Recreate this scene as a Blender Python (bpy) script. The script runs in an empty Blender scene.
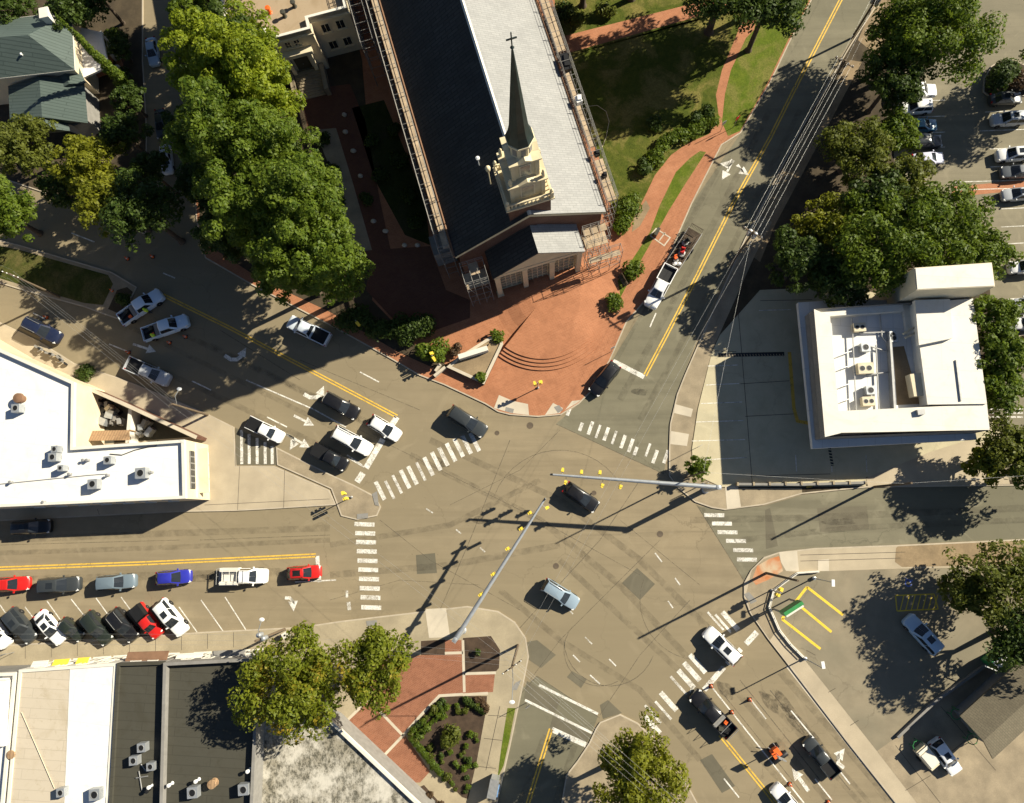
import bpy, bmesh, math, random
import numpy as np
from mathutils import Vector, Matrix
R=random.Random(7)
scene=bpy.context.scene; COL=scene.collection
PI=math.pi
# ------------------------------------------------------------------ camera model (drone, looking almost straight down)
F=720.0; HC=90.0; CX,CY=512.0,401.5; NAD=(552.0,521.0)
_n=Vector(((NAD[0]-CX)/F,-(NAD[1]-CY)/F,-1)).normalized()
_Z=-_n; _Y=Vector((0,1,0)); _Y=(_Y-_Y.dot(_Z)*_Z).normalized(); _X=_Y.cross(_Z)
ROT=Matrix((_X,_Y,_Z))
def px(x,y,h=0.0):
    """real place (metres) of a photo point known to be h metres above the street"""
    d=ROT@Vector(((x-CX)/F,-(y-CY)/F,-1)); t=(h-HC)/d.z
    return Vector((d.x*t,d.y*t,h))
def gp(pts,h=0.0): return [tuple(px(x,y,h)[:2]) for x,y in pts]
cam=bpy.data.objects.new('camera',bpy.data.cameras.new('camera')); COL.objects.link(cam)
cam.matrix_world=Matrix.Translation((0,0,HC))@ROT.to_4x4()
cam.data.sensor_width=36; cam.data.lens=36*F/1024; cam.data.clip_end=3000; scene.camera=cam
# ------------------------------------------------------------------ mesh builder
ORG={}
def area(p): return sum(p[i][0]*p[(i+1)%len(p)][1]-p[(i+1)%len(p)][0]*p[i][1] for i in range(len(p)))/2
def ccw(p):
    p=[tuple(q[:2]) for q in p]
    return p if area(p)>0 else p[::-1]
def inset(p,d):
    p=ccw(p); n=len(p); out=[]
    for i in range(n):
        a,b,c=Vector(p[i-1]),Vector(p[i]),Vector(p[(i+1)%n])
        e1=(b-a).normalized(); e2=(c-b).normalized()
        n1=Vector((-e1.y,e1.x)); n2=Vector((-e2.y,e2.x))
        k=1+n1.dot(n2); m=(n1+n2)/max(k,.25)
        out.append(tuple(b+m*d))
    return out
class MB:
    def __init__(s): s.v=[]; s.f=[]; s.m=[]
    def add(s,vs,fs,mi=0):
        o=len(s.v); s.v+=[tuple(v) for v in vs]; s.f+=[tuple(i+o for i in f) for f in fs]; s.m+=[mi]*len(fs); return s
    def sheet(s,poly,z,mi=0):
        p=ccw(poly); return s.add([(x,y,z) for x,y in p],[tuple(range(len(p)))],mi)
    def prism(s,poly,z0,z1,mi=0,top=True,bottom=False):
        p=ccw(poly); n=len(p)
        fs=[(i,(i+1)%n,n+(i+1)%n,n+i) for i in range(n)]
        if top: fs.append(tuple(range(n,2*n)))
        if bottom: fs.append(tuple(range(n-1,-1,-1)))
        return s.add([(x,y,z0) for x,y in p]+[(x,y,z1) for x,y in p],fs,mi)
    def ring(s,poly,d,z0,z1,mi=0):
        p=ccw(poly); q=inset(p,d); n=len(p)
        vs=[(x,y,z0) for x,y in p]+[(x,y,z1) for x,y in p]+[(x,y,z1) for x,y in q]+[(x,y,z0) for x,y in q]; fs=[]
        for i in range(n):
            j=(i+1)%n
            fs+=[(i,j,n+j,n+i),(n+i,n+j,2*n+j,2*n+i),(2*n+i,2*n+j,3*n+j,3*n+i)]
        return s.add(vs,fs,mi)
    def box(s,c,sx,sy,z0,z1,rz=0.0,mi=0,bev=0.0):
        ca,sa=math.cos(rz),math.sin(rz)
        def q(x,y,z): return (c[0]+x*ca-y*sa,c[1]+x*sa+y*ca,z)
        a,b=sx/2,sy/2
        vs=[q(x,y,z) for z in (z0,z1) for x,y in ((-a,-b),(a,-b),(a,b),(-a,b))]
        return s.add(vs,[(0,3,2,1),(4,5,6,7),(0,1,5,4),(1,2,6,5),(2,3,7,6),(3,0,4,7)],mi)
    def tube(s,pts,r,n=8,mi=0):
        pts=[Vector(p) for p in pts]; rs=r if isinstance(r,(list,tuple)) else [r]*len(pts)
        vs=[];fs=[]
        for i,p in enumerate(pts):
            t=(pts[min(i+1,len(pts)-1)]-pts[max(i-1,0)]).normalized()
            u=t.cross(Vector((0,0,1)) if abs(t.z)<.95 else Vector((1,0,0))).normalized(); w=t.cross(u)
            for k in range(n):
                a=2*PI*k/n; vs.append(p+(u*math.cos(a)+w*math.sin(a))*rs[i])
        for i in range(len(pts)-1):
            for k in range(n):
                k2=(k+1)%n; fs.append((i*n+k2,i*n+k,(i+1)*n+k,(i+1)*n+k2))
        fs.append(tuple(range(n))); fs.append(tuple((len(pts)-1)*n+k for k in range(n-1,-1,-1)))
        return s.add(vs,fs,mi)
    def lathe(s,c,prof,n=16,mi=0,rot=0.0,sx=1,sy=1):
        vs=[];fs=[]
        for r,z in prof:
            for k in range(n):
                a=2*PI*k/n+rot; vs.append((c[0]+r*sx*math.cos(a),c[1]+r*sy*math.sin(a),z))
        for i in range(len(prof)-1):
            for k in range(n):
                k2=(k+1)%n; fs.append((i*n+k,i*n+k2,(i+1)*n+k2,(i+1)*n+k))
        fs.append(tuple(range(n-1,-1,-1))); fs.append(tuple((len(prof)-1)*n+k for k in range(n)))
        return s.add(vs,fs,mi)
    def ribbon(s,pts,w,z,mi=0):
        """flat strip of width w following pts (xy)"""
        pts=[Vector(p[:2]) for p in pts]; n=len(pts); L=[];Rr=[]
        for i in range(n):
            a=(pts[i]-pts[i-1]).normalized() if i else None
            b=(pts[i+1]-pts[i]).normalized() if i<n-1 else None
            t=((a or b)+(b or a)).normalized(); nn=Vector((-t.y,t.x)); k=1/max(.4,nn.dot(Vector((-(a or b).y,(a or b).x))))
            L.append(pts[i]+nn*w/2*k); Rr.append(pts[i]-nn*w/2*k)
        vs=[(p.x,p.y,z) for p in L]+[(p.x,p.y,z) for p in Rr]
        return s.add(vs,[(n+i,n+i+1,i+1,i) for i in range(n-1)],mi)
    def band(s,pts,w,z0,z1,mi=0):
        """upright wall of thickness w following pts"""
        pts=[Vector(p[:2]) for p in pts]; n=len(pts); L=[];Rr=[]
        for i in range(n):
            a=(pts[i]-pts[i-1]).normalized() if i else None
            b=(pts[i+1]-pts[i]).normalized() if i<n-1 else None
            t=((a or b)+(b or a)).normalized(); nn=Vector((-t.y,t.x)); k=1/max(.4,nn.dot(Vector((-(a or b).y,(a or b).x))))
            L.append(pts[i]+nn*w/2*k); Rr.append(pts[i]-nn*w/2*k)
        return s.prism([tuple(p) for p in Rr]+[tuple(p) for p in L[::-1]],z0,z1,mi)
    def build(s,name,mats,parent=None,smooth=None):
        me=bpy.data.meshes.new(name)
        off=ORG.get(parent.name,Vector((0,0,0))) if parent else Vector((0,0,0))
        me.from_pydata([(v[0]-off.x,v[1]-off.y,v[2]-off.z) for v in s.v],[],s.f)
        for m in (mats if isinstance(mats,(list,tuple)) else [mats]): me.materials.append(m)
        if len(me.materials)>1: me.polygons.foreach_set('material_index',s.m)
        if smooth is not None:
            me.shade_smooth(); me.set_sharp_from_angle(angle=math.radians(smooth))
        me.update()
        o=bpy.data.objects.new(name,me); COL.objects.link(o)
        if parent: o.parent=parent; ORG[o.name]=off
        return o
def tag(o,label,cat,group=None):
    o['label']=label; o['category']=cat
    if group: o['group']=group
    return o
def thing(name,label,cat,loc=(0,0,0),group=None,rz=0.0):
    o=bpy.data.objects.new(name,None); COL.objects.link(o); o.location=Vector(loc); o.rotation_euler=(0,0,rz)
    o.empty_display_size=.3
    tag(o,label,cat,group); ORG[o.name]=Vector((0,0,0)) if rz else Vector(loc)
    return o
def solo(mb,name,mats,label,cat,group=None,smooth=None,base=None):
    """a thing that is one single mesh"""
    if base is None:
        xs=[v[0] for v in mb.v]; ys=[v[1] for v in mb.v]; zs=[v[2] for v in mb.v]
        base=((min(xs)+max(xs))/2,(min(ys)+max(ys))/2,min(zs))
    mb.v=[(v[0]-base[0],v[1]-base[1],v[2]-base[2]) for v in mb.v]
    o=mb.build(name,mats,None,smooth); o.location=base
    return tag(o,label,cat,group)
def struct(name,mb,mat,kind='structure'):
    o=mb.build(name,mat); o['kind']=kind; return o
def clone(o,loc=None,rz=None,label=None,group=None,parent=None,color=None,scale=None):
    c=o.copy(); COL.objects.link(c)
    if parent is not None: c.parent=parent
    if loc is not None: c.location=loc
    if rz is not None: c.rotation_euler=(0,0,rz)
    if scale is not None: c.scale=scale
    if label: c['label']=label
    if group: c['group']=group
    if color is not None: c.color=color
    for ch in list(o.children): clone(ch,parent=c,color=color)
    return c
# ------------------------------------------------------------------ materials
def lin(c): return tuple(((v/255)/12.92 if v/255<=.04045 else ((v/255+.055)/1.055)**2.4) for v in c)
class NT:
    def __init__(s,name):
        s.mat=bpy.data.materials.new(name); s.mat.use_nodes=True; s.t=s.mat.node_tree; s.t.nodes.clear()
        s.out=s.n('ShaderNodeOutputMaterial'); s.b=s.n('ShaderNodeBsdfPrincipled'); s.l(s.b.outputs[0],s.out.inputs[0])
        s.tc=s.n('ShaderNodeTexCoord').outputs['Object']
    def n(s,t,**k):
        x=s.t.nodes.new(t)
        for a,b in k.items(): setattr(x,a,b)
        return x
    def l(s,a,b): s.t.links.new(a,b)
    def set(s,node,i,v):
        if isinstance(v,bpy.types.NodeSocket): s.l(v,node.inputs[i])
        else: node.inputs[i].default_value=v
    def noise(s,scale,detail=4,rough=.55,dist=0,co=None,out=0):
        x=s.n('ShaderNodeTexNoise'); s.l(co or s.tc,x.inputs['Vector'])
        x.inputs['Scale'].default_value=scale; x.inputs['Detail'].default_value=detail; x.inputs['Roughness'].default_value=rough; x.inputs['Distortion'].default_value=dist
        return x.outputs[out]
    def ramp(s,fac,a,b,lo=0.,hi=1.):
        x=s.n('ShaderNodeMapRange',clamp=True); s.l(fac,x.inputs[0])
        for i,v in zip((1,2,3,4),(a,b,lo,hi)): x.inputs[i].default_value=v
        return x.outputs[0]
    def mix(s,fac,a,b,mode='MIX'):
        x=s.n('ShaderNodeMix',data_type='RGBA',blend_type=mode)
        s.set(x,0,fac)
        for i,v in ((6,a),(7,b)):
            if isinstance(v,bpy.types.NodeSocket): s.l(v,x.inputs[i])
            else: x.inputs[i].default_value=(*v[:3],1)
        return x.outputs[2]
    def math(s,op,a,b=0.):
        x=s.n('ShaderNodeMath',operation=op); s.set(x,0,a); s.set(x,1,b); return x.outputs[0]
    def col(s,v):
        if isinstance(v,bpy.types.NodeSocket): s.l(v,s.b.inputs['Base Color'])
        else: s.b.inputs['Base Color'].default_value=(*v[:3],1)
    def p(s,**k):
        for a,b in k.items(): s.set(s.b,a.replace('_',' '),b)
        return s
    def bump(s,h,strength=.3,dist=.02):
        x=s.n('ShaderNodeBump'); s.l(h,x.inputs['Height']); x.inputs['Strength'].default_value=strength; x.inputs['Distance'].default_value=dist
        s.l(x.outputs[0],s.b.inputs['Normal'])
    def scaled(s,v):
        x=s.n('ShaderNodeMapping'); s.l(s.tc,x.inputs[0]); x.inputs['Scale'].default_value=v; return x.outputs[0]
    def rot(s,a,v=(1,1,1)):
        x=s.n('ShaderNodeMapping'); s.l(s.tc,x.inputs[0]); x.inputs['Rotation'].default_value=(0,0,a); x.inputs['Scale'].default_value=v; return x.outputs[0]
def dk(c,k): return tuple(v*k for v in c)
def plain(name,c,rough=.7,var=.18,scale=1.5,fine=14,metal=0,bump=.15,spec=.4):
    t=NT(name); a=t.noise(scale,5); b=t.noise(fine,3)
    k=t.mix(t.ramp(a,.3,.7),dk(c,1-var),dk(c,1+var)); k=t.mix(t.ramp(b,.3,.7,0,.35),k,dk(c,1-var*1.6))
    t.col(k); t.p(Roughness=rough,Metallic=metal); t.b.inputs['Specular IOR Level'].default_value=spec
    if bump: t.bump(b,bump,.02)
    return t.mat
def asphalt(name,c,c2,crack=1.0,big=.05,stain=.4,streak=None):
    t=NT(name)
    a=t.noise(big,6,.6,1.0); m=t.noise(.45,5,.6); f=t.noise(9,3,.7)
    k=t.mix(t.ramp(a,.35,.65),c,c2)
    k=t.mix(t.ramp(m,.42,.72,0,stain),k,dk(c,.62))
    k=t.mix(t.ramp(f,.3,.75,0,.45),k,dk(c,.72))
    if streak is not None:
        s1=t.noise(.55,5,.65,.3,t.rot(streak,(.05,1,1))); k=t.mix(t.ramp(s1,.46,.64,0,.5),k,dk(c,.60)); s2=t.noise(.35,4,.6,.3,t.rot(streak,(.07,1,1))); k=t.mix(t.ramp(s2,.55,.72,0,.5),k,dk(c,1.17))
        o=t.noise(.028,3,.5,.5); k=t.mix(t.ramp(o,.42,.60,0,.75),k,(c[0]*.77,c[1]*.785,c[2]*.78))
        sp=t.noise(2.3,2,.5); k=t.mix(t.ramp(sp,.70,.76,0,.5),k,dk(c,.5))
    # grey repair blotches and pale dust
    d=t.noise(.16,4,.5,2.5); k=t.mix(t.ramp(d,.60,.70,0,.35),k,dk(c2,1.25))
    if crack:
        w=t.noise(.5,4,.6,0,None,1)
        mm=t.n('ShaderNodeMix',data_type='VECTOR'); mm.inputs[0].default_value=.12
        t.l(t.tc,mm.inputs[4]); sc=t.n('ShaderNodeVectorMath',operation='SCALE'); t.l(w,sc.inputs[0]); sc.inputs['Scale'].default_value=18
        t.l(sc.outputs[0],mm.inputs[5])
        v=t.n('ShaderNodeTexVoronoi',feature='DISTANCE_TO_EDGE'); t.l(mm.outputs[1],v.inputs['Vector']); v.inputs['Scale'].default_value=.10
        e=t.ramp(v.outputs['Distance'],.0,.007,1,0)
        e=t.math('MULTIPLY',e,t.ramp(t.noise(.09,2),.42,.6,0,crack))
        k=t.mix(e,k,dk(c,.45))
    t.col(k); t.p(Roughness=.88); t.b.inputs['Specular IOR Level'].default_value=.25; t.bump(f,.35,.015)
    return t.mat
def brick(name,c1,c2,mortar,scale=1.0,rotz=0.0,bw=.5,rh=.25,ms=.02,var=.35,rough=.85):
    t=NT(name); b=t.n('ShaderNodeTexBrick')
    if name=='brick_wall':
        sp=t.n('ShaderNodeSeparateXYZ'); t.l(t.tc,sp.inputs[0]); cb=t.n('ShaderNodeCombineXYZ'); t.l(t.math('ADD',sp.outputs[0],sp.outputs[1]),cb.inputs[0]); t.l(sp.outputs[2],cb.inputs[1]); t.l(cb.outputs[0],b.inputs['Vector'])
    else: t.l(t.rot(rotz),b.inputs['Vector'])
    b.inputs['Color1'].default_value=(*c1,1); b.inputs['Color2'].default_value=(*c2,1); b.inputs['Mortar'].default_value=(*mortar,1)
    b.inputs['Scale'].default_value=scale; b.inputs['Mortar Size'].default_value=ms; b.inputs['Brick Width'].default_value=bw; b.inputs['Row Height'].default_value=rh
    a=t.noise(.22,5,.6,.8); f=t.noise(6,3)
    k=t.mix(t.ramp(a,.35,.7,0,var),b.outputs[0],dk(c1,.55)); k=t.mix(t.ramp(a,.25,.42,.3,0),k,dk(mortar,1.1)); k=t.mix(t.ramp(t.noise(.9,5,.65),.48,.66,0,var),k,dk(c2,.62)); k=t.mix(t.ramp(f,.4,.75,0,.3),k,dk(c1,.7))
    t.col(k); t.p(Roughness=rough); t.b.inputs['Specular IOR Level'].default_value=.25; t.bump(f,.3,.015)
    return t.mat
def grass(name,c1,c2,c3):
    t=NT(name); a=t.noise(.22,6,.65,.6); f=t.noise(5,4,.7); g=t.noise(1.2,4,.6)
    k=t.mix(t.ramp(g,.35,.65),c1,c2); k=t.mix(t.ramp(a,.46,.60,0,.85),k,c3); k=t.mix(t.ramp(f,.35,.7,0,.6),k,dk(c1,.45))
    t.col(k); t.p(Roughness=.95); t.b.inputs['Specular IOR Level'].default_value=.1; t.bump(f,.9,.06)
    return t.mat
def foliage(name,c1,c2,c3,amount=.15,trans=.35):
    t=NT(name); g=t.n('ShaderNodeNewGeometry'); r=g.outputs['Random Per Island']
    a=t.noise(.33,3,.5,.4)
    k=t.mix(r,c1,c2); k=t.mix(t.ramp(a,.4,.62,0,.5),k,dk(c2,1.15)); k=t.mix(t.ramp(t.math('ADD',t.math('MULTIPLY',r,.22),t.noise(.21,2)),1.0-amount*1.4,1.12-amount*1.2,0,.85),k,c3)
    t.col(k); t.p(Roughness=.55); t.b.inputs['Specular IOR Level'].default_value=.25
    tr=t.n('ShaderNodeBsdfTranslucent'); t.l(t.mix(.5,k,dk(c2,1.5)),tr.inputs[0])
    ms=t.n('ShaderNodeMixShader'); ms.inputs[0].default_value=trans; t.l(t.b.outputs[0],ms.inputs[1]); t.l(tr.outputs[0],ms.inputs[2]); t.l(ms.outputs[0],t.out.inputs[0])
    return t.mat
def paintmark(name,c,wear=.5):
    t=NT(name); a=t.noise(1.1,6,.7,.6); f=t.noise(7,3,.7)
    s=t.math('ADD',t.math('MULTIPLY',a,.6),t.math('MULTIPLY',f,.4))
    al=t.ramp(s,.46-.16*(1-wear)-.1,.50-.16*(1-wear)+.06,.12,1)
    t.col(t.mix(t.ramp(f,.3,.7),dk(c,.85),c)); t.p(Roughness=.75)
    tr=t.n('ShaderNodeBsdfTransparent'); ms=t.n('ShaderNodeMixShader'); t.l(al,ms.inputs[0]); t.l(tr.outputs[0],ms.inputs[1]); t.l(t.b.outputs[0],ms.inputs[2]); t.l(ms.outputs[0],t.out.inputs[0])
    return t.mat
def softmark(name,c,amax=.45,sc=.6):
    t=NT(name); a=t.noise(sc,6,.7,.5); t.col(c); t.p(Roughness=.9)
    tr=t.n('ShaderNodeBsdfTransparent'); ms=t.n('ShaderNodeMixShader'); t.l(t.ramp(a,.36,.72,0,amax),ms.inputs[0]); t.l(tr.outputs[0],ms.inputs[1]); t.l(t.b.outputs[0],ms.inputs[2]); t.l(ms.outputs[0],t.out.inputs[0]); return t.mat
W={}
W['grime']=softmark('lane_grime',(.085,.07,.048),.30,.9); W['grime2']=softmark('oil_grime',(.05,.042,.03),.55,1.4)
W['road']=asphalt('asphalt_tan',(.280,.226,.142),(.228,.188,.122),.45,streak=.47)
W['road2']=asphalt('asphalt_grey',(.175,.160,.108),(.205,.186,.128),.5,streak=-1.1)
W['road3']=asphalt('asphalt_patch',(.125,.112,.078),(.15,.133,.092),.3)
W['lotasph']=asphalt('asphalt_lot',(.275,.232,.158),(.185,.165,.115),.6,.11,.65)
W['parkasph']=asphalt('asphalt_car_park',(.215,.190,.130),(.245,.215,.145),.5,.06,.35,streak=1.5)
W['concrete4']=plain('concrete_stained',(.34,.285,.19),.9,.2,.3,6)
W['concrete']=plain('concrete',(.40,.335,.235),.9,.14,.35,8)
W['concrete2']=plain('concrete_pale',(.50,.44,.34),.9,.12,.5,8)
W['concrete3']=plain('concrete_old',(.29,.235,.155),.9,.25,.5,7)
W['lotconc']=asphalt('concrete_lot',(.52,.455,.30),(.44,.395,.27),.35,.12,.5)
W['kerb']=plain('kerb_stone',(.42,.36,.27),.9,.15,.8,9)
W['brick']=brick('brick_paving',(.40,.165,.080),(.34,.138,.066),(.43,.22,.125),1.0,.3,.4,.2,.015)
W['brick2']=brick('brick_paving_south',(.29,.12,.066),(.235,.095,.052),(.32,.17,.11),1.0,-.6,.4,.2,.015)
W['brickwall']=brick('brick_wall',(.16,.065,.04),(.12,.05,.03),(.17,.13,.10),1.0,0,.42,.16,.02)
W['lawn']=grass('lawn_grass',(.060,.080,.012),(.10,.115,.018),(.23,.19,.06))
W['lawn2']=grass('verge_grass',(.085,.125,.013),(.125,.16,.018),(.19,.175,.05))
W['soil']=plain('soil',(.062,.046,.026),.97,.35,.5,5,bump=.6)
W['dirt']=plain('dry_dirt',(.26,.19,.11),.97,.3,.4,5,bump=.5)
W['mulch']=plain('mulch',(.062,.040,.025),.97,.35,1.2,9,bump=.7)
W['ground']=plain('ground',(.12,.10,.055),.97,.3,.1,2,bump=.4)
W['white']=paintmark('road_paint_white',(.74,.71,.63),.9)
W['worn']=paintmark('road_paint_worn',(.72,.69,.62),1.05)
W['yellow']=paintmark('road_paint_yellow',(.70,.44,.06),.6)
W['yellow2']=paintmark('lot_paint_yellow',(.75,.52,.04),.35)
W['bluepaint']=paintmark('lot_paint_blue',(.12,.2,.6),.5)
W['dark']=plain('dark_joint',(.06,.05,.038),.9,.2)
W['tar']=paintmark('tar_line',(.15,.125,.085),1.45)
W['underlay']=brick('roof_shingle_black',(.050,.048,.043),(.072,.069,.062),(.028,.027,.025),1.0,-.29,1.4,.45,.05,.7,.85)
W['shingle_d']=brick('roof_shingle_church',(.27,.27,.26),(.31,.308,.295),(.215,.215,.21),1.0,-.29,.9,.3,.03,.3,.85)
W['shingle_b']=brick('roof_shingle_brown',(.155,.132,.09),(.18,.155,.105),(.10,.088,.06),1.0,.7,.5,.25,.02)
def membrane(name,c,w=2.2,l=11.,rz=0.,stain=.35,seam=.8):
    t=NT(name); b=t.n('ShaderNodeTexBrick'); t.l(t.rot(rz),b.inputs['Vector']); b.inputs['Color1'].default_value=(*c,1); b.inputs['Color2'].default_value=(*dk(c,.95),1); b.inputs['Mortar'].default_value=(*dk(c,seam),1)
    b.inputs['Scale'].default_value=1; b.inputs['Brick Width'].default_value=l; b.inputs['Row Height'].default_value=w; b.inputs['Mortar Size'].default_value=.035
    a=t.noise(.25,6,.65,1.2); f=t.noise(1.1,6,.7,.6); k=t.mix(t.ramp(a,.50,.70,0,stain),b.outputs[0],(c[0]*.72,c[1]*.68,c[2]*.58)); k=t.mix(t.ramp(f,.56,.70,0,stain),k,(c[0]*.66,c[1]*.62,c[2]*.52)); k=t.mix(t.ramp(t.noise(9,3),.4,.75,0,.2),k,dk(c,.8))
    t.col(k); t.p(Roughness=.75); t.b.inputs['Specular IOR Level'].default_value=.25; return t.mat
W['whiteroof']=membrane('white_membrane',(.74,.725,.68),2.2,11,.1,.25,.88)
W['whitewall']=plain('white_wall',(.64,.61,.53),.7,.08,.7,6)
W['creamwall']=plain('cream_wall',(.62,.54,.38),.75,.1,.6,6)
W['cream2']=plain('cream_stucco',(.62,.52,.36),.8,.1,.5,6)
W['greywall']=plain('grey_wall',(.22,.21,.19),.8,.15)
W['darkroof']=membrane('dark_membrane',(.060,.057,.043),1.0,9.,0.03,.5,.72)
W['tanroof']=membrane('tan_gravel_roof',(.36,.275,.18),40.,40.,0,.6,1.)
W['beigeroof']=membrane('beige_roof',(.50,.435,.335),1.1,9.,0.03,.5,.8)
W['concroof']=membrane('bank_white_roof',(.70,.665,.58),3.2,9.,.06,.32,.88)
W['canopy']=membrane('canopy_roof',(.66,.66,.64),5.,3.,.06,.2,.8)
W['spire']=plain('spire_copper',(.035,.052,.05),.45,.3,.8,6,metal=.4)
W['tower']=plain('tower_trim',(.60,.515,.335),.7,.1,.8,6)
W['glass']=plain('window_glass',(.02,.024,.028),.08,.1,1,4,bump=0,spec=.6)
W['paleglass']=plain('leaded_glass',(.30,.29,.22),.25,.35,2.2,9,bump=0)
W['steel']=plain('galvanised_steel',(.42,.44,.45),.45,.12,2,9,metal=.55,bump=.05)
W['metal']=plain('grey_metal',(.34,.34,.33),.5,.15,2,9,metal=.4)
W['black']=plain('black_plastic',(.012,.012,.012),.5,.2,2,8)
W['rubber']=plain('tyre_rubber',(.014,.014,.014),.85,.2,3,9)
W['rim']=plain('wheel_rim',(.4,.4,.41),.3,.1,3,9,metal=.8,bump=0)
W['wood']=plain('pole_wood',(.13,.095,.06),.9,.25,1,9)
W['plank']=plain('scaffold_plank',(.42,.32,.21),.9,.3,.9,6)
W['bark']=plain('bark',(.085,.062,.042),.95,.3,1,7,bump=.6)
W['sigyellow']=plain('signal_yellow',(.78,.58,.06),.5,.1,2,8)
W['orange']=plain('safety_orange',(.80,.13,.02),.5,.1,2,8)
W['red']=plain('sign_red',(.5,.02,.015),.4,.1,2,8)
W['green']=plain('sign_green',(.03,.22,.06),.5,.15,2,8)
W['hivis']=plain('hivis_vest',(.55,.80,.04),.7,.1,2,8)
W['skin']=plain('skin',(.45,.27,.18),.6,.05)
W['denim']=plain('work_trousers',(.05,.06,.09),.85,.2)
W['greenmetal']=brick('green_metal_roof',(.080,.105,.094),(.090,.117,.104),(.05,.068,.06),1.0,0.12,8.,.45,.05,.15,.45)
W['terracotta']=brick('tile_roof_tan',(.36,.235,.13),(.32,.2,.11),(.22,.14,.08),1.0,1.57,4.0,.35,.05,.2)
W['awningbrown']=plain('awning_brown',(.19,.105,.06),.85,.15)
W['blueplastic']=plain('blue_panel',(.15,.28,.5),.5,.1)
W['lens_r']=plain('lens_red',(.35,.02,.01),.2,.1); W['lens_y']=plain('lens_amber',(.5,.25,.01),.2,.1); W['lens_g']=plain('lens_green',(.02,.25,.12),.2,.1)
W['lampglass']=plain('lamp_glass',(.75,.75,.72),.15,.05,bump=0)
W['taillens']=plain('tail_lens',(.30,.01,.008),.2,.1,bump=0)
def paint():
    t=NT('car_paint'); oi=t.n('ShaderNodeObjectInfo'); f=t.noise(3,4)
    t.col(t.mix(t.ramp(f,.45,.75,0,.03),oi.outputs['Color'],(.25,.22,.18))); t.p(Roughness=.28,Metallic=.0); t.b.inputs['Coat Weight'].default_value=.35; t.b.inputs['Coat Roughness'].default_value=.08
    return t.mat
W['paint']=paint()
def weathered():
    t=NT('weathered_membrane'); a=t.noise(.3,5,.65,.2); b=t.noise(2.6,7,.78,.1,t.rot(0,(1,.6,1))); f=t.noise(6,3)
    k=t.mix(t.ramp(a,.40,.60),(.50,.47,.40),(.25,.225,.17)); k=t.mix(t.math('MULTIPLY',t.ramp(b,.45,.57,0,.95),t.ramp(a,.36,.56,.15,1)),k,(.06,.056,.038)); k=t.mix(t.ramp(f,.5,.8,0,.25),k,(.55,.52,.45))
    t.col(k); t.p(Roughness=.9); return t.mat
W['weathered']=weathered()
FOL={'bright':foliage('leaves_bright_green',(.095,.150,.010),(.235,.275,.015),(.36,.33,.02),.09,.46),
 'mid':foliage('leaves_mid_green',(.048,.092,.009),(.125,.170,.014),(.20,.22,.02),.08,.43),
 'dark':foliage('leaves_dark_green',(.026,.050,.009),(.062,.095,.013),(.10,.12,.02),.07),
 'olive':foliage('leaves_olive',(.066,.086,.013),(.132,.148,.020),(.21,.17,.03),.09,.42),
 'yellow':foliage('leaves_yellow_green',(.095,.118,.010),(.205,.210,.015),(.34,.28,.02),.13,.45),
 'autumn':foliage('leaves_autumn',(.090,.128,.010),(.180,.200,.015),(.36,.23,.02),.22,.45),
 'red':foliage('leaves_brown_red',(.075,.045,.025),(.11,.07,.035),(.14,.09,.04),.2)}
# ------------------------------------------------------------------ ground, roads, blocks
g=MB(); g.sheet([(-900,-900),(900,-900),(900,900),(-900,900)],-.08); struct('ground',g,W['ground'])
g=MB(); g.sheet(gp([(-140,-130),(1180,-130),(1180,930),(-140,930)]),0); struct('road',g,W['road'])
def sheet(name,pts,z,m): return struct(name,MB().sheet(gp(pts,z),z),W[m])
def block(name,pts,z,m,kerb=True):
    p=gp(pts,z); struct(name,MB().prism(inset(p,.14) if kerb else p,-.05,z),W[m])
    if kerb: struct('kerb',MB().ring(p,.16,-.04,z+.006),W['kerb'])
# greyer side roads
sheet('road',[(581,402),(612,361),(655,290),(692,204),(741,133),(811,2),(850,-80),(900,-80),(874,8),(840,56),(745,236),(700,330),(685,372),(677,394),(670,424),(667,449),(664,474),(556,424)],.006,'road2')
sheet('road',[(697,506),(725,510),(764,506),(802,495),(866,488),(1024,486),(1120,485),(1120,536),(1024,539),(897,545),(815,548),(779,552),(764,558),(752,570),(744,580)],.006,'road2')
sheet('road',[(520,690),(537,676),(598,716),(590,738),(576,761),(560,810),(540,860),(485,860),(499,796),(510,748)],.006,'road2')
for q in ([(527,681),(560,701),(555,713),(524,698)],[(553,716),(591,733),(587,742),(550,727)],[(512,645),(537,640),(556,655),(541,668),(529,660)],[(572,671),(587,679),(581,688),(567,677)],
          [(622,583),(637,568),(655,584),(640,600)],[(416,555),(435,553),(437,573),(417,574)],[(765,510),(770,508),(778,546),(766,549)],[(817,508),(867,506),(869,529),(820,532)],[(600,705),(608,700),(622,713),(603,719)],[(700,760),(712,754),(735,786),(722,793)]):
    sheet('road_patch',q,.010,'road3')
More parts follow.
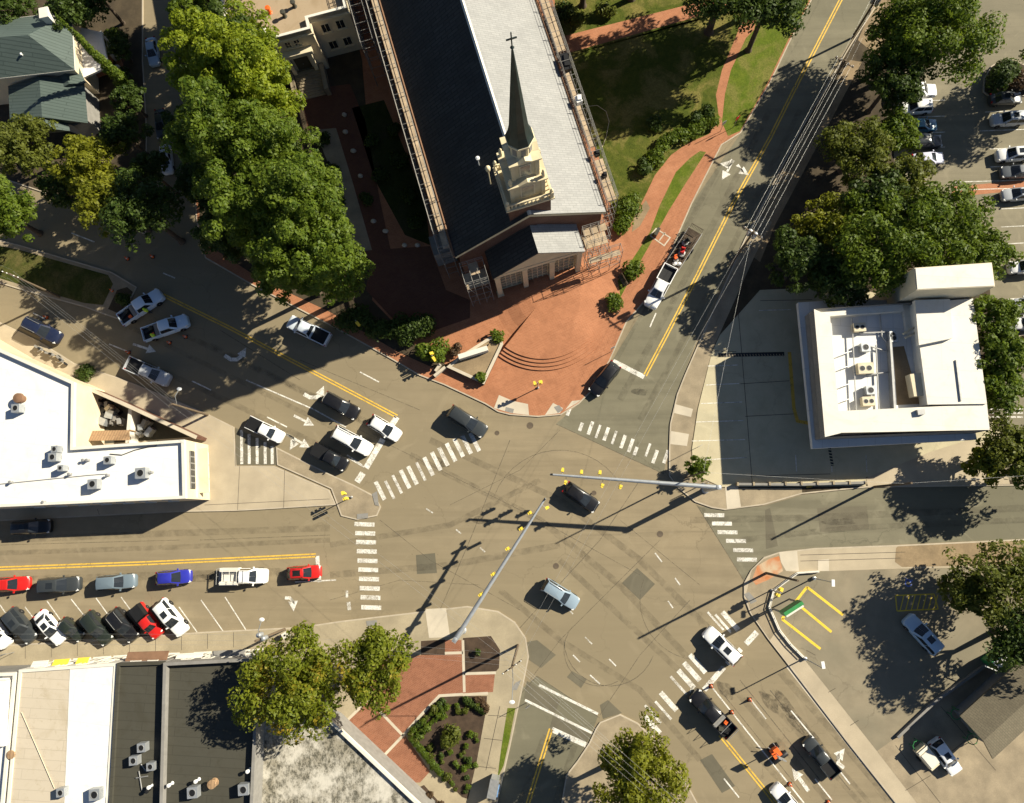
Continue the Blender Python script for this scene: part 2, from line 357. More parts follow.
# city blocks with kerbs
NW=[(-110,150),(0,178),(75,203),(130,228),(146,235),(147,130),(143,60),(143,-110),(-110,-110)]
CH=[(205,258),(250,284),(329,325),(362,343),(398,363),(418,375),(444,385),(485,404),(498,412),(510,415),(538,417),(561,415),(579,404),(590,393),(610,361),(627,322),(655,290),(692,204),(722,145),(741,133),(770,84),(790,42),(811,2),(850,-90),(190,-110),(190,100),(196,220)]
WS=[(-110,500),(-110,525),(0,521),(179,512),(234,511),(255,510),(336,505),(329,490),(274,466),(236,466),(234,427),(206,413),(160,394),(120,378),(74,363),(39,341),(0,322),(-110,265)]
NO=[(276,447),(300,459),(330,474),(354,485),(375,496),(381,507),(377,516),(357,520),(341,516),(337,505),(331,489),(277,465)]
SW=[(-110,651),(0,645),(100,640),(200,632),(300,627),(340,621),(408,613),(467,606),(498,611),(515,622),(526,638),(529,657),(524,682),(510,748),(499,796),(480,900),(-110,900)]
SM=[(600,722),(620,714),(638,723),(660,745),(689,787),(712,830),(740,900),(545,900),(566,775),(577,761),(589,743),(596,728)]
SE=[(1150,535),(1024,539),(897,545),(815,548),(779,552),(764,557),(751,570),(744,583),(744,597),(750,613),(768,639),(789,666),(847,742),(893,800),(970,900),(1150,900)]
NE=[(669,449),(670,424),(677,394),(685,374),(702,335),(745,238),(800,130),(850,45),(874,8),(900,-90),(1150,-110),(1150,484),(1024,485.5),(866,487.5),(802,494),(764,505),(725,510),(712,508),(695,502),(677,487),(669,476)]
block('city_block',NW,.12,'soil'); block('brick_plaza',CH,.121,'brick'); block('pavement',WS,.122,'concrete'); block('pavement',NO,.10,'concrete3')
block('pavement',SW,.123,'concrete4'); block('pavement',SM,.12,'concrete3'); block('city_block',SE,.121,'concrete'); block('city_block',NE,.122,'soil')
W['islelawn']=grass('island_lawn',(.045,.058,.012),(.07,.08,.017),(.13,.11,.04))
ISL=[(-110,215),(0,240),(20,245),(112,272),(137,287),(120,320),(100,313),(84,307),(25,291),(-110,250)]
block('traffic_island',ISL,.11,'concrete3'); sheet('island_lawn',[(-100,225),(20,250),(108,275),(113,284),(103,305),(84,303),(25,286),(-100,248)],.116,'islelawn'); sheet('planting_bed',[(117,290),(127,287),(133,292),(120,314),(108,309)],.116,'soil')
# paving strip with painted bars by the western driveway
sheet('driveway',[(236,428),(276,447),(277,465),(236,465)],.012,'road3')
# --- church grounds
Z=.128
sheet('lawn',[(548,-90),(556,18),(570,55),(700,20),(765,-5),(785,-90)],Z,'lawn')
sheet('brick_path',[(545,44),(560,37),(695,3),(735,-14),(735,4),(700,16),(572,52),(556,57)],Z+.005,'brick')
sheet('lawn',[(560,58),(575,53),(700,18),(735,6),(742,14),(737,34),(722,70),(716,95),(719,118),(709,134),(688,143),(671,155),(655,175),(645,196),(636,214),(626,232),(616,228),(600,160)],Z,'lawn')
sheet('lawn',[(754,30),(770,-40),(835,-60),(809,0),(788,40),(768,82),(740,131),(728,136),(722,122),(725,94),(731,70),(746,38)],Z,'lawn2')
sheet('lawn',[(700,151),(706,152),(684,186),(668,212),(652,241),(640,262),(626,287),(618,302),(608,306),(606,297),(620,278),(636,254),(650,232),(660,205),(676,172),(690,158)],Z,'lawn2')
sheet('soil_patch',[(634,216),(646,200),(650,208),(640,226),(632,232)],Z+.004,'dirt')
sheet('soil_bed',[(192,-80),(330,-80),(362,60),(372,180),(380,250),(372,300),(420,350),(449,366),(440,371),(398,352),(330,312),(262,280),(200,240)],Z,'soil')
W['brick_shade']=brick('brick_painted_shade',(.15,.062,.035),(.12,.05,.03),(.15,.08,.05),1.0,.3,.4,.2,.015); sheet('brick_path',[(300,90),(350,84),(365,120),(380,200),(395,270),(350,250),(330,160),(308,130)],Z+.004,'brick_shade')  # paving brick darkened so its colour carries the court's shade
sheet('garden_court',[(372,250),(430,246),(446,290),(470,300),(470,318),(430,332),(392,318),(366,290)],Z+.002,'brick_shade')
sheet('pavement',[(300,131),(336,128),(352,180),(372,250),(355,252),(335,180),(322,148)],Z+.008,'concrete3')
W['shadelawn']=grass('lawn_painted_shade',(.030,.042,.010),(.045,.055,.014),(.06,.055,.025)); sheet('lawn',[(352,108),(384,100),(425,200),(430,245),(405,235),(375,180)],Z+.004,'shadelawn')  # lawn greens darkened to hold the garden's shade in the colour
# kerb ramps of pale concrete and tactile pads
for q in ([(494,408),(499,395),(513,401),(528,404),(529,415),(511,413)],[(545,415),(553,403),(563,408),(560,413)],[(565,410),(572,401),(581,400),(577,403)]): sheet('pavement',q,Z+.002,'concrete2')
for q,m in (([(506,407),(514,409),(513,413),(505,411)],'greywall'),([(372,494),(377,491),(379,506),(375,505)],'greywall'),([(357,514),(368,513),(368,518),(357,519)],'greywall'),([(366,621),(377,620),(377,625),(367,626)],'greywall'),
            ([(515,683),(521,680),(517,690),(512,690)],'greywall'),([(744,594),(749,592),(757,601),(751,604)],'greywall'),([(554,407),(559,405),(563,410),(558,413)],'greywall')):
    sheet('tactile_paving',q,.142,m)
for q in ([(425,609),(446,608),(450,637),(429,638)],[(725,486),(738,486),(741,507),(727,509)],[(675,404),(693,409),(691,417),(674,413)],[(671,431),(689,434),(687,446),(670,444)],[(779,552),(797,551),(799,571),(786,571),(781,562)],[(818,560),(829,559),(829,571),(818,571)]):
    sheet('pavement',q,.136,'concrete2')
sheet('pavement',[(746,596),(752,570),(764,559),(780,553),(786,571),(795,572),(773,588),(767,607),(777,630),(770,640),(752,614)],.130,'concrete3')
t=NT('rust_stain_paving'); a=t.noise(.35,5,.6,.8); t.col(t.mix(t.ramp(a,.38,.62),(.42,.15,.05),(.45,.34,.22))); t.p(Roughness=.9); W['rust']=t.mat
sheet('pavement',[(752,580),(757,566),(769,559),(779,556),(783,571),(768,580),(756,585)],.133,'rust')
# --- NE: bank lot and rear car park
sheet('pavement',[(669,449),(671,424),(678,395),(686,375),(703,336),(746,239),(760,215),(772,222),(755,255),(712,351),(697,409),(691,449),(692,470),(700,478),(722,488),(802,488),(802,494),(764,504.5),(726,509),(712,507),(696,501),(678,486),(670,474)],.127,'concrete3')
sheet('parking_lot',[(712,352),(720,335),(760,290),(850,286),(900,300),(1000,430),(1000,470),(866,477),(866,486),(722,487),(702,478),(693,468),(692,449),(698,409)],.130,'lotconc')
sheet('pavement',[(866,478),(930,452),(968,440),(1000,445),(1010,484),(868,486.5)],.134,'concrete')
sheet('parking_lot',[(908,-90),(893,30),(893,90),(895,205),(955,215),(990,290),(995,400),(1000,430),(1000,480),(1150,482),(1150,-90)],.127,'parkasph')
sheet('brick_path',[(951,187),(1024,180),(1150,170),(1150,180),(1024,190),(953,197)],.132,'brick')
block('parking_island',[(983,92),(984,78),(991,66),(1002,59),(1016,60),(1032,68),(1040,85),(1036,96),(1010,96),(993,99)],.24,'soil'); block('parking_island',[(1013,348),(1016,336),(1030,332),(1040,345),(1034,356),(1020,357)],.24,'soil')
sheet('dry_verge',[(858,40),(885,-20),(905,-30),(893,30),(888,70),(870,50)],.126,'dirt'); sheet('dry_verge',[(744,250),(800,135),(850,60),(862,62),(815,150),(775,225),(760,262)],.125,'dirt'); sheet('dry_verge',[(858,190),(895,190),(892,215),(862,222)],.127,'dirt')
# --- SE lot
sheet('parking_lot',[(805,660),(778,630),(769,607),(775,589),(796,573),(815,571.5),(902,568.5),(1000,567),(1150,562),(1150,640),(981,668),(935,701),(897,737),(877,751)],.127,'lotasph')
sheet('dry_verge',[(896,548),(900,544.5),(1000,540),(1150,537),(1150,560),(1000,565),(902,567),(895,562)],.126,'dirt')
sheet('forecourt',[(877,751),(897,737),(935,701),(981,668),(1150,600),(1150,900),(985,900),(930,820)],.129,'concrete3')
sheet('gutter_strip',[(786,667),(790,664),(850,741),(897,801),(940,860),(934,862),(893,802),(846,744)],.006,'concrete2')
# --- SW corner plaza
sheet('brick_plaza',[(371,657),(414,656),(421,655),(445,655),(445,640),(463,640),(464,673),(495,673),(493,692),(463,694),(439.5,695),(420,716),(404,734),(430,771.6),(420,782.5),(405,782.5),(369,746),(357,734),(348,718),(371,700)],.129,'brick2')
for q in ([(421,641),(445,639.5),(445,655),(421,655)],[(463,638),(491,636),(500,650),(499,668),(495,672.5),(464,673)],[(339,723),(348,718),(357,734),(369,746),(405,783),(400,785),(371,752)]): sheet('mulch_bed',q,.134,'mulch')
b=MB()
for l in ([(463,640),(464.5,692)],[(445,653),(463,652.5)],[(464,673.5),(496,672.5)],[(371.5,702),(403,735)],[(382.5,757),(403,735.5),(420,716),(439.5,695.5),(463,694)],[(463,694.5),(488,693)],[(348.5,719),(363,705)],[(370,746),(372,745)]): b.ribbon(gp(l),.32,.139)
struct('paving_border',b,W['concrete2'])
sheet('verge',[(507.5,708),(515.5,708),(509,742),(503.5,766),(497.5,778),(501,750)],.133,'lawn2')
sheet('planting_bed',[(413,790),(424,785),(440,803),(460,840),(440,850)],.133,'mulch')
BED=[(407.5,734),(424,714),(440.5,697),(463,696),(487,696),(486,711),(477,760),(468,799),(462,797),(435,770)]
sheet('planting_bed',BED,.134,'mulch')
# expansion joints
b=MB()
for l in ([(737,300),(742,360),(747,420),(752,484)],[(740,384),(789,381)],[(745,416.5),(794,414)],[(750,476),(830,474)],[(711,351),(736,352)],[(812,300),(760,301)]): b.ribbon(gp(l),.07,.136)
for l in ([(240,466),(238,510)],[(205,505),(330,499)],[(285,470),(284,508)],[(100,515),(98,509)],[(20,330),(12,338)],[(86,371),(80,380)],[(236,428),(236,466)]): b.ribbon(gp(l),.05,.128)
for x in range(0,330,26): b.ribbon(gp([(x,645-x*.055),(x,660-x*.055)]),.05,.129)
for l in ([(800,555),(905,552)],[(800,561),(900,558)],[(500,706),(486,770)],[(488,715),(506,716)],[(484,738),(502,740)],[(478,766),(496,768)],[(815,655),(806,650)],[(835,688),(828,692)],[(858,720),(850,725)],[(895,745),(940,803)],[(930,775),(905,790)],[(940,706),(995,770)],[(965,740),(925,772)]): b.ribbon(gp(l),.05,.137)
struct('expansion_joint',b,W['dark'])
# tar seams, old tyre arcs and cracks in the asphalt
b=MB()
def arc(cx,cy,r,a0,a1,n=14): return [(cx+r*math.cos(math.radians(a0+(a1-a0)*i/n)),cy+r*math.sin(math.radians(a0+(a1-a0)*i/n))) for i in range(n+1)]
for l,w in ((arc(610,640,46,20,180),.10),(arc(600,650,36,60,220),.08),(arc(560,520,70,200,330),.08),(arc(700,600,60,90,200),.07),([(510,440),(470,540),(440,610)],.09),([(640,480),(600,540),(545,600),(500,650)],.09),([(660,540),(560,640),(530,680)],.08),([(360,430),(440,470),(540,520),(640,575)],.07),
            ([(380,520),(430,560),(520,610)],.07),([(560,430),(520,470),(450,505)],.06),([(690,600),(640,655),(600,715)],.08),([(200,540),(330,535)],.07),([(0,545),(180,540)],.07),([(330,600),(400,580),(480,585)],.06),([(620,520),(700,585)],.06),([(720,690),(800,790)],.09),([(740,680),(820,780)],.11),([(770,690),(850,790)],.10),([(300,360),(420,410)],.08),([(220,330),(300,380)],.08)):
    b.ribbon([p for p in gp(l)],w,.012)
struct('tar_seam',b,W['tar'])
b=MB()
for l in ([(556,424),(664,474)],[(697,505),(744,581)],[(510,706),(537,676),(600,718)],[(664,470),(672,481)]): b.ribbon(gp(l),.09,.013)
struct('tar_seam',b,W['tar'])
W['rust_iron']=plain('rusty_iron',(.10,.075,.05),.7,.2)
b=MB(); b2=MB()
for l,w in (([(150,318),(250,366),(370,425)],.7),([(130,327),(240,381),(350,436)],.6),([(210,345),(330,404),(388,432)],.7),([(120,352),(230,402),(340,455)],.7),([(430,440),(560,500),(640,560),(720,640)],.8),([(410,455),(540,520),(620,585),(690,660)],.8),([(560,560),(700,690),(800,803)],.7),
            ([(735,690),(790,755),(830,803)],.7),([(760,690),(815,752),(860,803)],.6),([(780,672),(840,740),(890,800)],.8),([(772,690),(826,752),(870,803)],.5),([(0,540),(180,533),(330,528)],.8),([(0,553),(180,547),(330,540)],.6),([(0,581),(180,575),(320,571)],1.0),([(330,575),(450,565),(560,545)],.8),([(330,545),(450,525),(540,480)],.7),([(620,400),(690,270),(770,110)],.8),([(640,420),(715,280),(800,110)],.7),([(600,390),(668,262),(720,165)],.7),([(690,520),(800,518),(1024,508)],.8),([(740,540),(850,528),(1024,520)],.7),([(545,735),(520,803)],.7),([(575,745),(555,803)],.7),([(500,590),(560,640),(640,690),(700,760)],.7)): b.ribbon(gp(l),w,.011)
struct('lane_wear',b,W['grime'])
for x,y,a_,c_ in ((786,706,16,2.2),(797,722,20,1.8),(770,702,12,1.6),(818,744,14,1.8),(364,447,10,1.6),(380,436,8,1.5),(300,577,14,1.4),(205,578,30,1.3),(60,586,30,1.2),(726,690,10,1.8),(640,392,8,1.4),(332,402,9,1.3),(440,462,10,1.2),(480,520,8,1.2),(840,522,16,1.2)):
    p=px(x,y); q=[]
    ang=-.85 if x>700 and y>600 else (-.5 if y<500 and x<500 else 0.)
    L_=a_/8
    for k in range(14): u=2*PI*k/14; X=math.cos(u)*L_*(1+.2*math.sin(3*u+x)); Y=math.sin(u)*c_*.35*(1+.25*math.sin(2*u+y)); q.append((p.x+X*math.cos(ang)-Y*math.sin(ang),p.y+X*math.sin(ang)+Y*math.cos(ang)))
    b2.sheet(q,.0125)
struct('oil_stain',b2,W['grime2'])
# manholes
for x,y,r in ((530,425.5,.42),(660,534,.38),(556,566,.36),(594,493,.3),(683,416,.4),(497,433,.3)):
    p=px(x,y); solo(MB().lathe((p.x,p.y),[(r,.005),(r,.016),(r*.82,.018),(r*.8,.013),(0.01,.013)],18),'manhole_cover',W['rust_iron'],{530:'iron manhole cover beside the tip of the brick plaza',660:'iron manhole cover in the middle of the crossing by the eastern crosswalk',556:'small round iron cover left of the blue grey car',594:'small iron cover beside the black car under the mast arm',683:'round iron cover in the pavement strip beside the bank lot',497:'small iron cover in the asphalt south of the brick ramp'}[x],'manhole cover',base=(p.x,p.y,.12 if x==683 else 0))
# ------------------------------------------------------------------ painted markings
mw,mo,my=MB(),MB(),MB()
def line(m,pts,w,z=.018): m.ribbon(gp(pts,z),w,z)
def bar(m,c,v,w,z=.018):
    a=px(c[0]-v[0]/2,c[1]-v[1]/2); b=px(c[0]+v[0]/2,c[1]+v[1]/2); m.ribbon([a,b],w,z)
z1=lambda x,y:(255+x*.2553,400+y*.2553); z3=lambda x,y:(510+x*.2553,400+y*.2553); z7=lambda x,y:(510+x*.2553,598+y*.2553)
for i,(x,y) in enumerate([(490,355),(528,352),(557,330),(588,310),(617,295),(650,280),(680,260),(710,240),(738,222),(768,205),(798,187),(829,175),(861,165)]): bar(mo if i in (1,2,5,6,11,12) else mw,z1(x,y),(9,18),.52 if i not in (1,2,5) else .36)
for i,y in enumerate([524.3,533.3,542.2,551.4,560.8,569.8,579,588.4,597.5,607.5]): bar(mw if i not in (4,8) else mo,(364.5+i*.75,y),(20,.6),.52)
bar(mo,(347,594),(0,7),.3); bar(mo,(349,606),(1,8),.45)
for i,(x,y) in enumerate([(230,45),(278,105),(315,110),(345,123),(377,133),(408,147),(443,163),(473,178),(492,200),(540,196),(568,222),(611,222)]): bar(mo if i in (0,1,3,5,8,9,11) else mw,z3(x,y),(-4.6,13) if i not in (0,1,8) else (-3,8),.42 if i not in (3,5,9) else .3)
for i,(x,y) in enumerate([(800,451),(830,484),(852,518),(885,552),(913,588),(928,625)]): bar(mw if i<3 else mo,z3(x,y),(20,.3),.46)
for x,y,w in ((735,257,.6),(712,288,.6),(690,318,.6),(660,342,.3),(621,405,.6),(600,440,.3),(560,455,.3),(556,495,.6),(863,90,.6),(835,100,.3),(805,90,.25),(545,535,.5)): bar(mw if w>.5 else mo,z7(x,y),(16,18) if x!=545 else (5,6),w)
for a,b,w in (((397,417),(384,437),.75),((383,439),(366,468),.75),((363,473),(357,482),.8),((613,361),(644,377),.6),((741,649),(727,664),.6),((724,667),(704,690),.6),((757,632),(746,644),.65),((552,729.5),(586,745),.6),((539,685),(598,714),.3),((525,700),(592,733),.28),((317.2,556),(319.3,582),.5)): line(mw,[a,b],w)
# lane lines
for a,b in (((246,380),(313,409)),((313,409),(346,427)),((348.5,458),(364,467)),((192,381),(211,390)),((267,417),(287,427)),((347,455),(362,465)),((360,372),(379,382)),((711.5,686.6),(804,803)),((751,700),(766,719)),((791,710.6),(815,739.6)),((836.6,767),(850,784)),((815,779),(832,800)),((724,778.5),(739,797.5)),((71.5,233),(94.5,242)),((109,344),(129,352)),((33,313),(45,319)),((163,273),(175,278)),((295,582),(336,580)),((650,327),(656,313)),((693,686),(690,692))): line(mw,[a,b],.16)
for a,b in (((426,508.5),(433,513)),((456,529.5),(461,533.5)),((480,547.5),(485,552)),((585,637),(592,644)),((609,659),(616,666)),((668,601),(673,608)),((655,553),(662,562)),((675,578),(680,585)),((569,610),(573,614)),((590,675),(600,684)),((573,655),(580,662))): line(mo,[a,b],.16)
for off in (-.17,.17):
    for l in ([(163,295),(230,328),(306.6,368.5),(397,416.5)],[(-60,572),(0,568.5),(150,563),(260,558),(316,555.3)],[(645,375.5),(666,336),(698,274),(735,200),(770,138),(793,92),(840.6,0),(880,-75)],[(720,734.6),(770,796.5),(815,855)],[(551,729),(528,803),(510,860)]):
        p=[Vector(q) for q in gp(l)]; q=[]
        for i,v in enumerate(p):
            t=(p[min(i+1,len(p)-1)]-p[max(i-1,0)]).normalized(); q.append(v+Vector((-t.y,t.x))*off)
        my.ribbon(q,.17,.018)
# stalls of the west street
st=[((0,605),(9,618)),((25,607),(35,620)),((47,601),(64,625)),((71,599),(86,618)),((96,598),(109,616)),((121,597),(132,612)),((179,607),(197,632)),((201,600),(223,631)),((225,597),(246,630)),((0,622),(6,633))]
for a,b in st: line(mw,[a,b],.13)
# bank lot stalls
for a,b in (((708,366),(738,365)),((706,385),(739,383.5)),((701,403.5),(742,402)),((696,422),(743.5,420.5)),((692,441),(745,439.5)),((699,460),(747,457.5)),((759,310.5),(791,309.5))): line(mw,[a,b],.10,.138)
for x in (795.6,831,866): line(mw,[(x,455),(x+1,472)],.10,.142)
# rear car park stalls
for y0 in (100,116,132,147,163): line(mw,[(918,y0+1),(945,y0)],.1,.134)
for y0,x0 in ((111,985),(130,980),(148,990),(166,990),(181,955),(189,955),(208,1000),(226,1001),(243,1003),(298,1008),(314,1008),(330,1010)): line(mw,[(x0,y0+1),(1060,y0-2)],.1,.138)
line(mw,[(1007,412),(1009,430)],.16,.134)
for y0 in (409,413,417):
    for x0,x1 in ((990,994),(995,1000),(1011,1016),(1017,1023)): line(mo,[(x0,y0),(x1,y0)],.2,.134)
struct('road_marking',mw,W['white']); struct('road_marking',mo,W['worn']); struct('road_marking',my,W['yellow'])
# brown driveway bars
b=MB()
for x,y in ((241.5,430),(249,434),(257,438),(265,442),(272,446)): line(b,[(x,y),(x+.3,464)],.38,.018)
struct('road_marking',b,W['white'])
# arrows
ar=MB()
def arrow(pts,w=.42,head=1.0,z=.019):
    p=[Vector(q) for q in gp(pts)]; d=(p[-1]-p[-2]).normalized(); nn=Vector((-d.y,d.x))
    ar.ribbon(p[:-1]+[p[-1]-d*.97],w,z); e=p[-1]; h=e-d*.95
    ar.add([(e.x+d.x*.3,e.y+d.y*.3,z),((h+nn*head*.62).x,(h+nn*head*.62).y,z),((h-nn*head*.62).x,(h-nn*head*.62).y,z)],[(0,1,2)])
arrow([(304,394),(310,397.5),(316,397.5),(320,395),(323,388)],.5); arrow([(224.5,355.5),(231,359.5),(237,359.5),(241,356.5),(245,349.5)],.5)
arrow([(294,415.5),(312,424.5)],.3); arrow([(133,344),(154,351)],.3); arrow([(286,434),(308,446.5)],.3); arrow([(286,434),(293,438),(294,443),(291,448)],.32)
arrow([(285,597.8),(290,598),(293,601),(293.5,609)],.38); arrow([(733,160),(729,165),(722,164)],.5); arrow([(733,160),(728,170),(723,178)],.3); arrow([(737,165),(741,170),(747,174)],.5)
arrow([(844,768),(838,763),(838,757),(843,750.5)],.42); arrow([(808.5,791),(793.5,770.5)],.42)
struct('road_marking',ar,W['white'])
# yellow paint of the south east lot and the bank island
b=MB()
for l in ([(782,619),(807,587)],[(807,587),(843,615)],[(800,606),(831.5,632)],[(782,619),(820.5,649)]): b.ribbon(gp(l,.13),.30,.134)
q=[(895.5,595.5),(934,594),(938,609),(897,611)]
for i in range(4): b.ribbon(gp([q[i],q[(i+1)%4]],.13),.14,.134)
for i in range(7): b.ribbon(gp([(900+i*5.6,610.5),(904+i*5.6,595)],.13),.12,.1335)
struct('road_marking',b,W['yellow2'])
b=MB(); b.ribbon(gp([(789.4,352),(794,409),(797.5,421),(812,424)],.13),.42,.136); b.ribbon(gp([(806,487),(812,486)]),.25,.136); struct('road_marking',b,W['yellow'])
b=MB(); b.ribbon(gp(arc(908,583,3.2,20,330)),.13,.134); b.ribbon(gp([(907,581),(905,578),(910,582),(912,579.5)]),.13,.134); struct('road_marking',b,W['bluepaint'])
# trench drain across the bank lot
t=thing('trench_drain','black slotted trench drain across the shaded bank lot','drain',px(751,355,.13))
b=MB(); b.ribbon(gp([(718,355.5),(784,354)]),.5,.137); b.build('drain_bed',W['black'],t)
b=MB()
for i in range(22): b.ribbon(gp([(720+i*2.95,354.2),(721+i*2.95,357)]),.09,.142)
b.build('slot_bar',W['concrete3'],t)
t=thing('trench_drain','short black slotted drain between bank canopy and its low wall','drain',px(831,456,.13))
b=MB(); b.ribbon(gp([(829,448),(832,466)]),.36,.143); b.build('drain_bed',W['black'],t)
b=MB()
for i in range(6): b.ribbon(gp([(827.5+i*.5,449.5+i*3),(832.5+i*.5,450.3+i*3)]),.12,.148)
b.build('slot_bar',W['lotconc'],t)
# ------------------------------------------------------------------ vehicles (front = +x)
SEC=[(-.90,0),(-1,.16),(-1,.55),(-.975,.78),(-.90,.93),(-.66,1.0),(0,1.025),(.66,1.0),(.90,.93),(.975,.78),(1,.55),(1,.16),(.90,0)]
def loft(m,st,z0=.24,mi=0):
    n=len(SEC); vs=[]; fs=[]
    for x,w,zt in st:
        for u,v in SEC: vs.append((x,u*w,z0+(zt-z0)*v))
    for i in range(len(st)-1):
        for k in range(n):
            k2=(k+1)%n; fs.append((i*n+k,i*n+k2,(i+1)*n+k2,(i+1)*n+k))
    fs.append(tuple(range(n-1,-1,-1))); fs.append(tuple((len(st)-1)*n+k for k in range(n)))
    m.add(vs,fs,mi)
KINDS={
 # stations (x, half width, top z); cabin (rear base, rear top, front top, front base, belt half width, roof half width, belt z, roof z)
 'sedan':dict(L=4.7,st=[(-2.35,.60,.72),(-2.28,.76,.90),(-2.05,.86,.97),(-1.6,.90,.99),(-.9,.92,.97),(.3,.92,.95),(1.0,.915,.93),(1.6,.89,.85),(2.05,.84,.76),(2.26,.74,.68),(2.35,.58,.60)],cab=(-1.72,-1.08,.12,1.02,.86,.62,.95,1.43),wx=(1.42,-1.38)),
 'hatch':dict(L=4.2,st=[(-2.1,.62,.75),(-2.05,.78,.95),(-1.85,.86,1.0),(-1.2,.89,.99),(.3,.89,.96),(.9,.89,.93),(1.5,.86,.86),(1.85,.80,.77),(2.03,.70,.68),(2.1,.55,.60)],cab=(-2.0,-1.55,.05,.95,.83,.63,.96,1.48),wx=(1.3,-1.28)),
 'suv':dict(L=4.75,st=[(-2.37,.70,.85),(-2.32,.84,1.05),(-2.1,.91,1.10),(-1.0,.94,1.08),(.4,.94,1.06),(1.0,.93,1.05),(1.6,.91,1.0),(2.05,.87,.92),(2.28,.78,.82),(2.37,.62,.70)],cab=(-2.3,-1.95,.22,1.02,.89,.70,1.05,1.70),wx=(1.45,-1.42)),
 'pickup':dict(L=5.6,st=[(-.62,.95,1.05),(-.55,.96,1.07),(.5,.96,1.07),(1.2,.955,1.07),(1.9,.94,1.04),(2.45,.90,.98),(2.7,.82,.90),(2.8,.66,.78)],cab=(-.58,-.40,.85,1.5,.90,.70,1.06,1.75),wx=(1.85,-1.75)),
}
def quad_inset(a,b,c,d,k=.10,off=.012):
    a,b,c,d=[Vector(v) for v in (a,b,c,d)]; ce=(a+b+c+d)/4
    n=(b-a).cross(d-a).normalized()
    return [v+(ce-v)*k+n*off for v in (a,b,c,d)]
def make_vehicle(kind,name,label,cat,opts=()):
    K=KINDS[kind]; r=thing(name,label,cat); P=W['paint']; G_=W['glass']
    m=MB(); loft(m,K['st']); m.build('body',P,r,35)
    rb,rt,ft,fb,wb,wt,zb,zt=K['cab']
    base=[(rb,-wb,zb-.03),(fb-.18,-wb,zb-.03),(fb,-wb*.80,zb-.03),(fb+.05,0,zb-.03),(fb,wb*.80,zb-.03),(fb-.18,wb,zb-.03),(rb,wb,zb-.03),(rb-.05,0,zb-.03)]
    s=(wt/wb)
    top=[(rt,-wt,zt-.05),(ft-.10,-wt,zt-.05),(ft+.02,-wt*.82,zt-.05),(ft+.06,0,zt-.03),(ft+.02,wt*.82,zt-.05),(ft-.10,wt,zt-.05),(rt,wt,zt-.05),(rt-.06,0,zt-.03)]
    cr=[(x*.9+(rt+ft)/2*.1,y*.86,zt) for x,y,z in top]
    m=MB(); vs=base+top+cr+[((rt+ft)/2,0,zt+.025)]; fs=[]
    for i in range(8):
        j=(i+1)%8; fs+=[(i,j,8+j,8+i),(8+i,8+j,16+j,16+i),(16+i,16+j,24)]
    m.add(vs,fs); m.build('cabin',P,r,25)
    m=MB(); w1=quad_inset((fb,wb*.80,zb),(fb+.05,0,zb),(ft+.06,0,zt-.03),(ft+.02,wt*.82,zt-.05),.02); w2=quad_inset((fb+.05,0,zb),(fb,-wb*.80,zb),(ft+.02,-wt*.82,zt-.05),(ft+.06,0,zt-.03),.02)
    m.add(w1,[(0,1,2,3)]); m.add(w2,[(0,1,2,3)]); 
    for w in (w1,w2): pass
    m.f=[tuple(reversed(f)) for f in m.f]; m.v=[(v[0]+.03,v[1],v[2]+.012) for v in m.v]; m.build('windscreen',G_,r)
    m=MB(); m.add([(rb-.045,0,zb+.02),(rb+.0,wb*.86,zb+.02),(rt-.02,wt*.88,zt-.09),(rt-.085,0,zt-.06),(rb+.0,-wb*.86,zb+.02),(rt-.02,-wt*.88,zt-.09)],[(0,1,2,3),(0,3,5,4)])
    m.v=[(v[0]-.03,v[1],v[2]+.01) for v in m.v]; m.build('rear_window',G_,r)
    for sy in (-1,1):
        L=fb-.18-rb; n=1 if kind=='pickup' else 2
        for q in range(n):
            a0,a1=(.05,.95) if n==1 else ((.06,.49) if q==0 else (.52,.96))
            def pt(t,zz): 
                lo=Vector((rb+L*t,sy*wb,zb)); L2=ft-.10-rt; hi=Vector((rt+L2*t,sy*wt,zt-.05)); p=lo.lerp(hi,zz); p.y+=sy*.015; p.z+=.004; return p
            m=MB(); m.add([pt(a0,.1),pt(a1,.1),pt(a1,.9),pt(a0,.9)],[(0,1,2,3) if sy<0 else (3,2,1,0)]); m.build('side_window',G_,r)
    R0=.33 if kind!='pickup' and kind!='suv' else .38
    wy=K['st'][3][1]-.10 if kind!='pickup' else .86
    for wx in K['wx']:
        for sy in (-1,1):
            m=MB(); prof=[(R0*.60,-.11),(R0*.92,-.11),(R0,-.07),(R0,.07),(R0*.92,.11),(R0*.60,.11)]
            q=MB(); q.lathe((0,0),prof,18); vs=[(v[0]+wx,v[2]+sy*wy,v[1]+R0) for v in q.v]; m.add(vs,q.f); w=m.build('wheel',W['rubber'],r,40)
            m=MB(); q=MB(); q.lathe((0,0),[(R0*.60,.10),(R0*.5,.09),(R0*.15,.115),(.02,.12)],14); vs=[(v[0]+wx,(v[2]*sy)+sy*wy,v[1]+R0) for v in q.v]; m.add(vs,q.f); m.build('rim',W['rim'],w,40)
    xf=K['st'][-3][0]; hz=K['st'][-2][2]; wf=K['st'][-3][1]
    xr=K['st'][1][0] if kind!='pickup' else -2.75
    for sy in (-1,1):
        m=MB(); m.box((xf+.04,sy*(wf-.16)),.26,.30,hz-.16,hz+.03,sy*-.35); m.build('headlight',W['lampglass'],r)
        m=MB(); m.box((xr+.0,sy*(K['st'][1][1]-.12)),.16,.26,.78,.96,sy*.3); m.build('taillight',W['taillens'],r)
        m=MB(); m.box((fb-.28,sy*(wb+.14)),.14,.22,zb,zb+.15,sy*.2); m.build('wing_mirror',P,r)
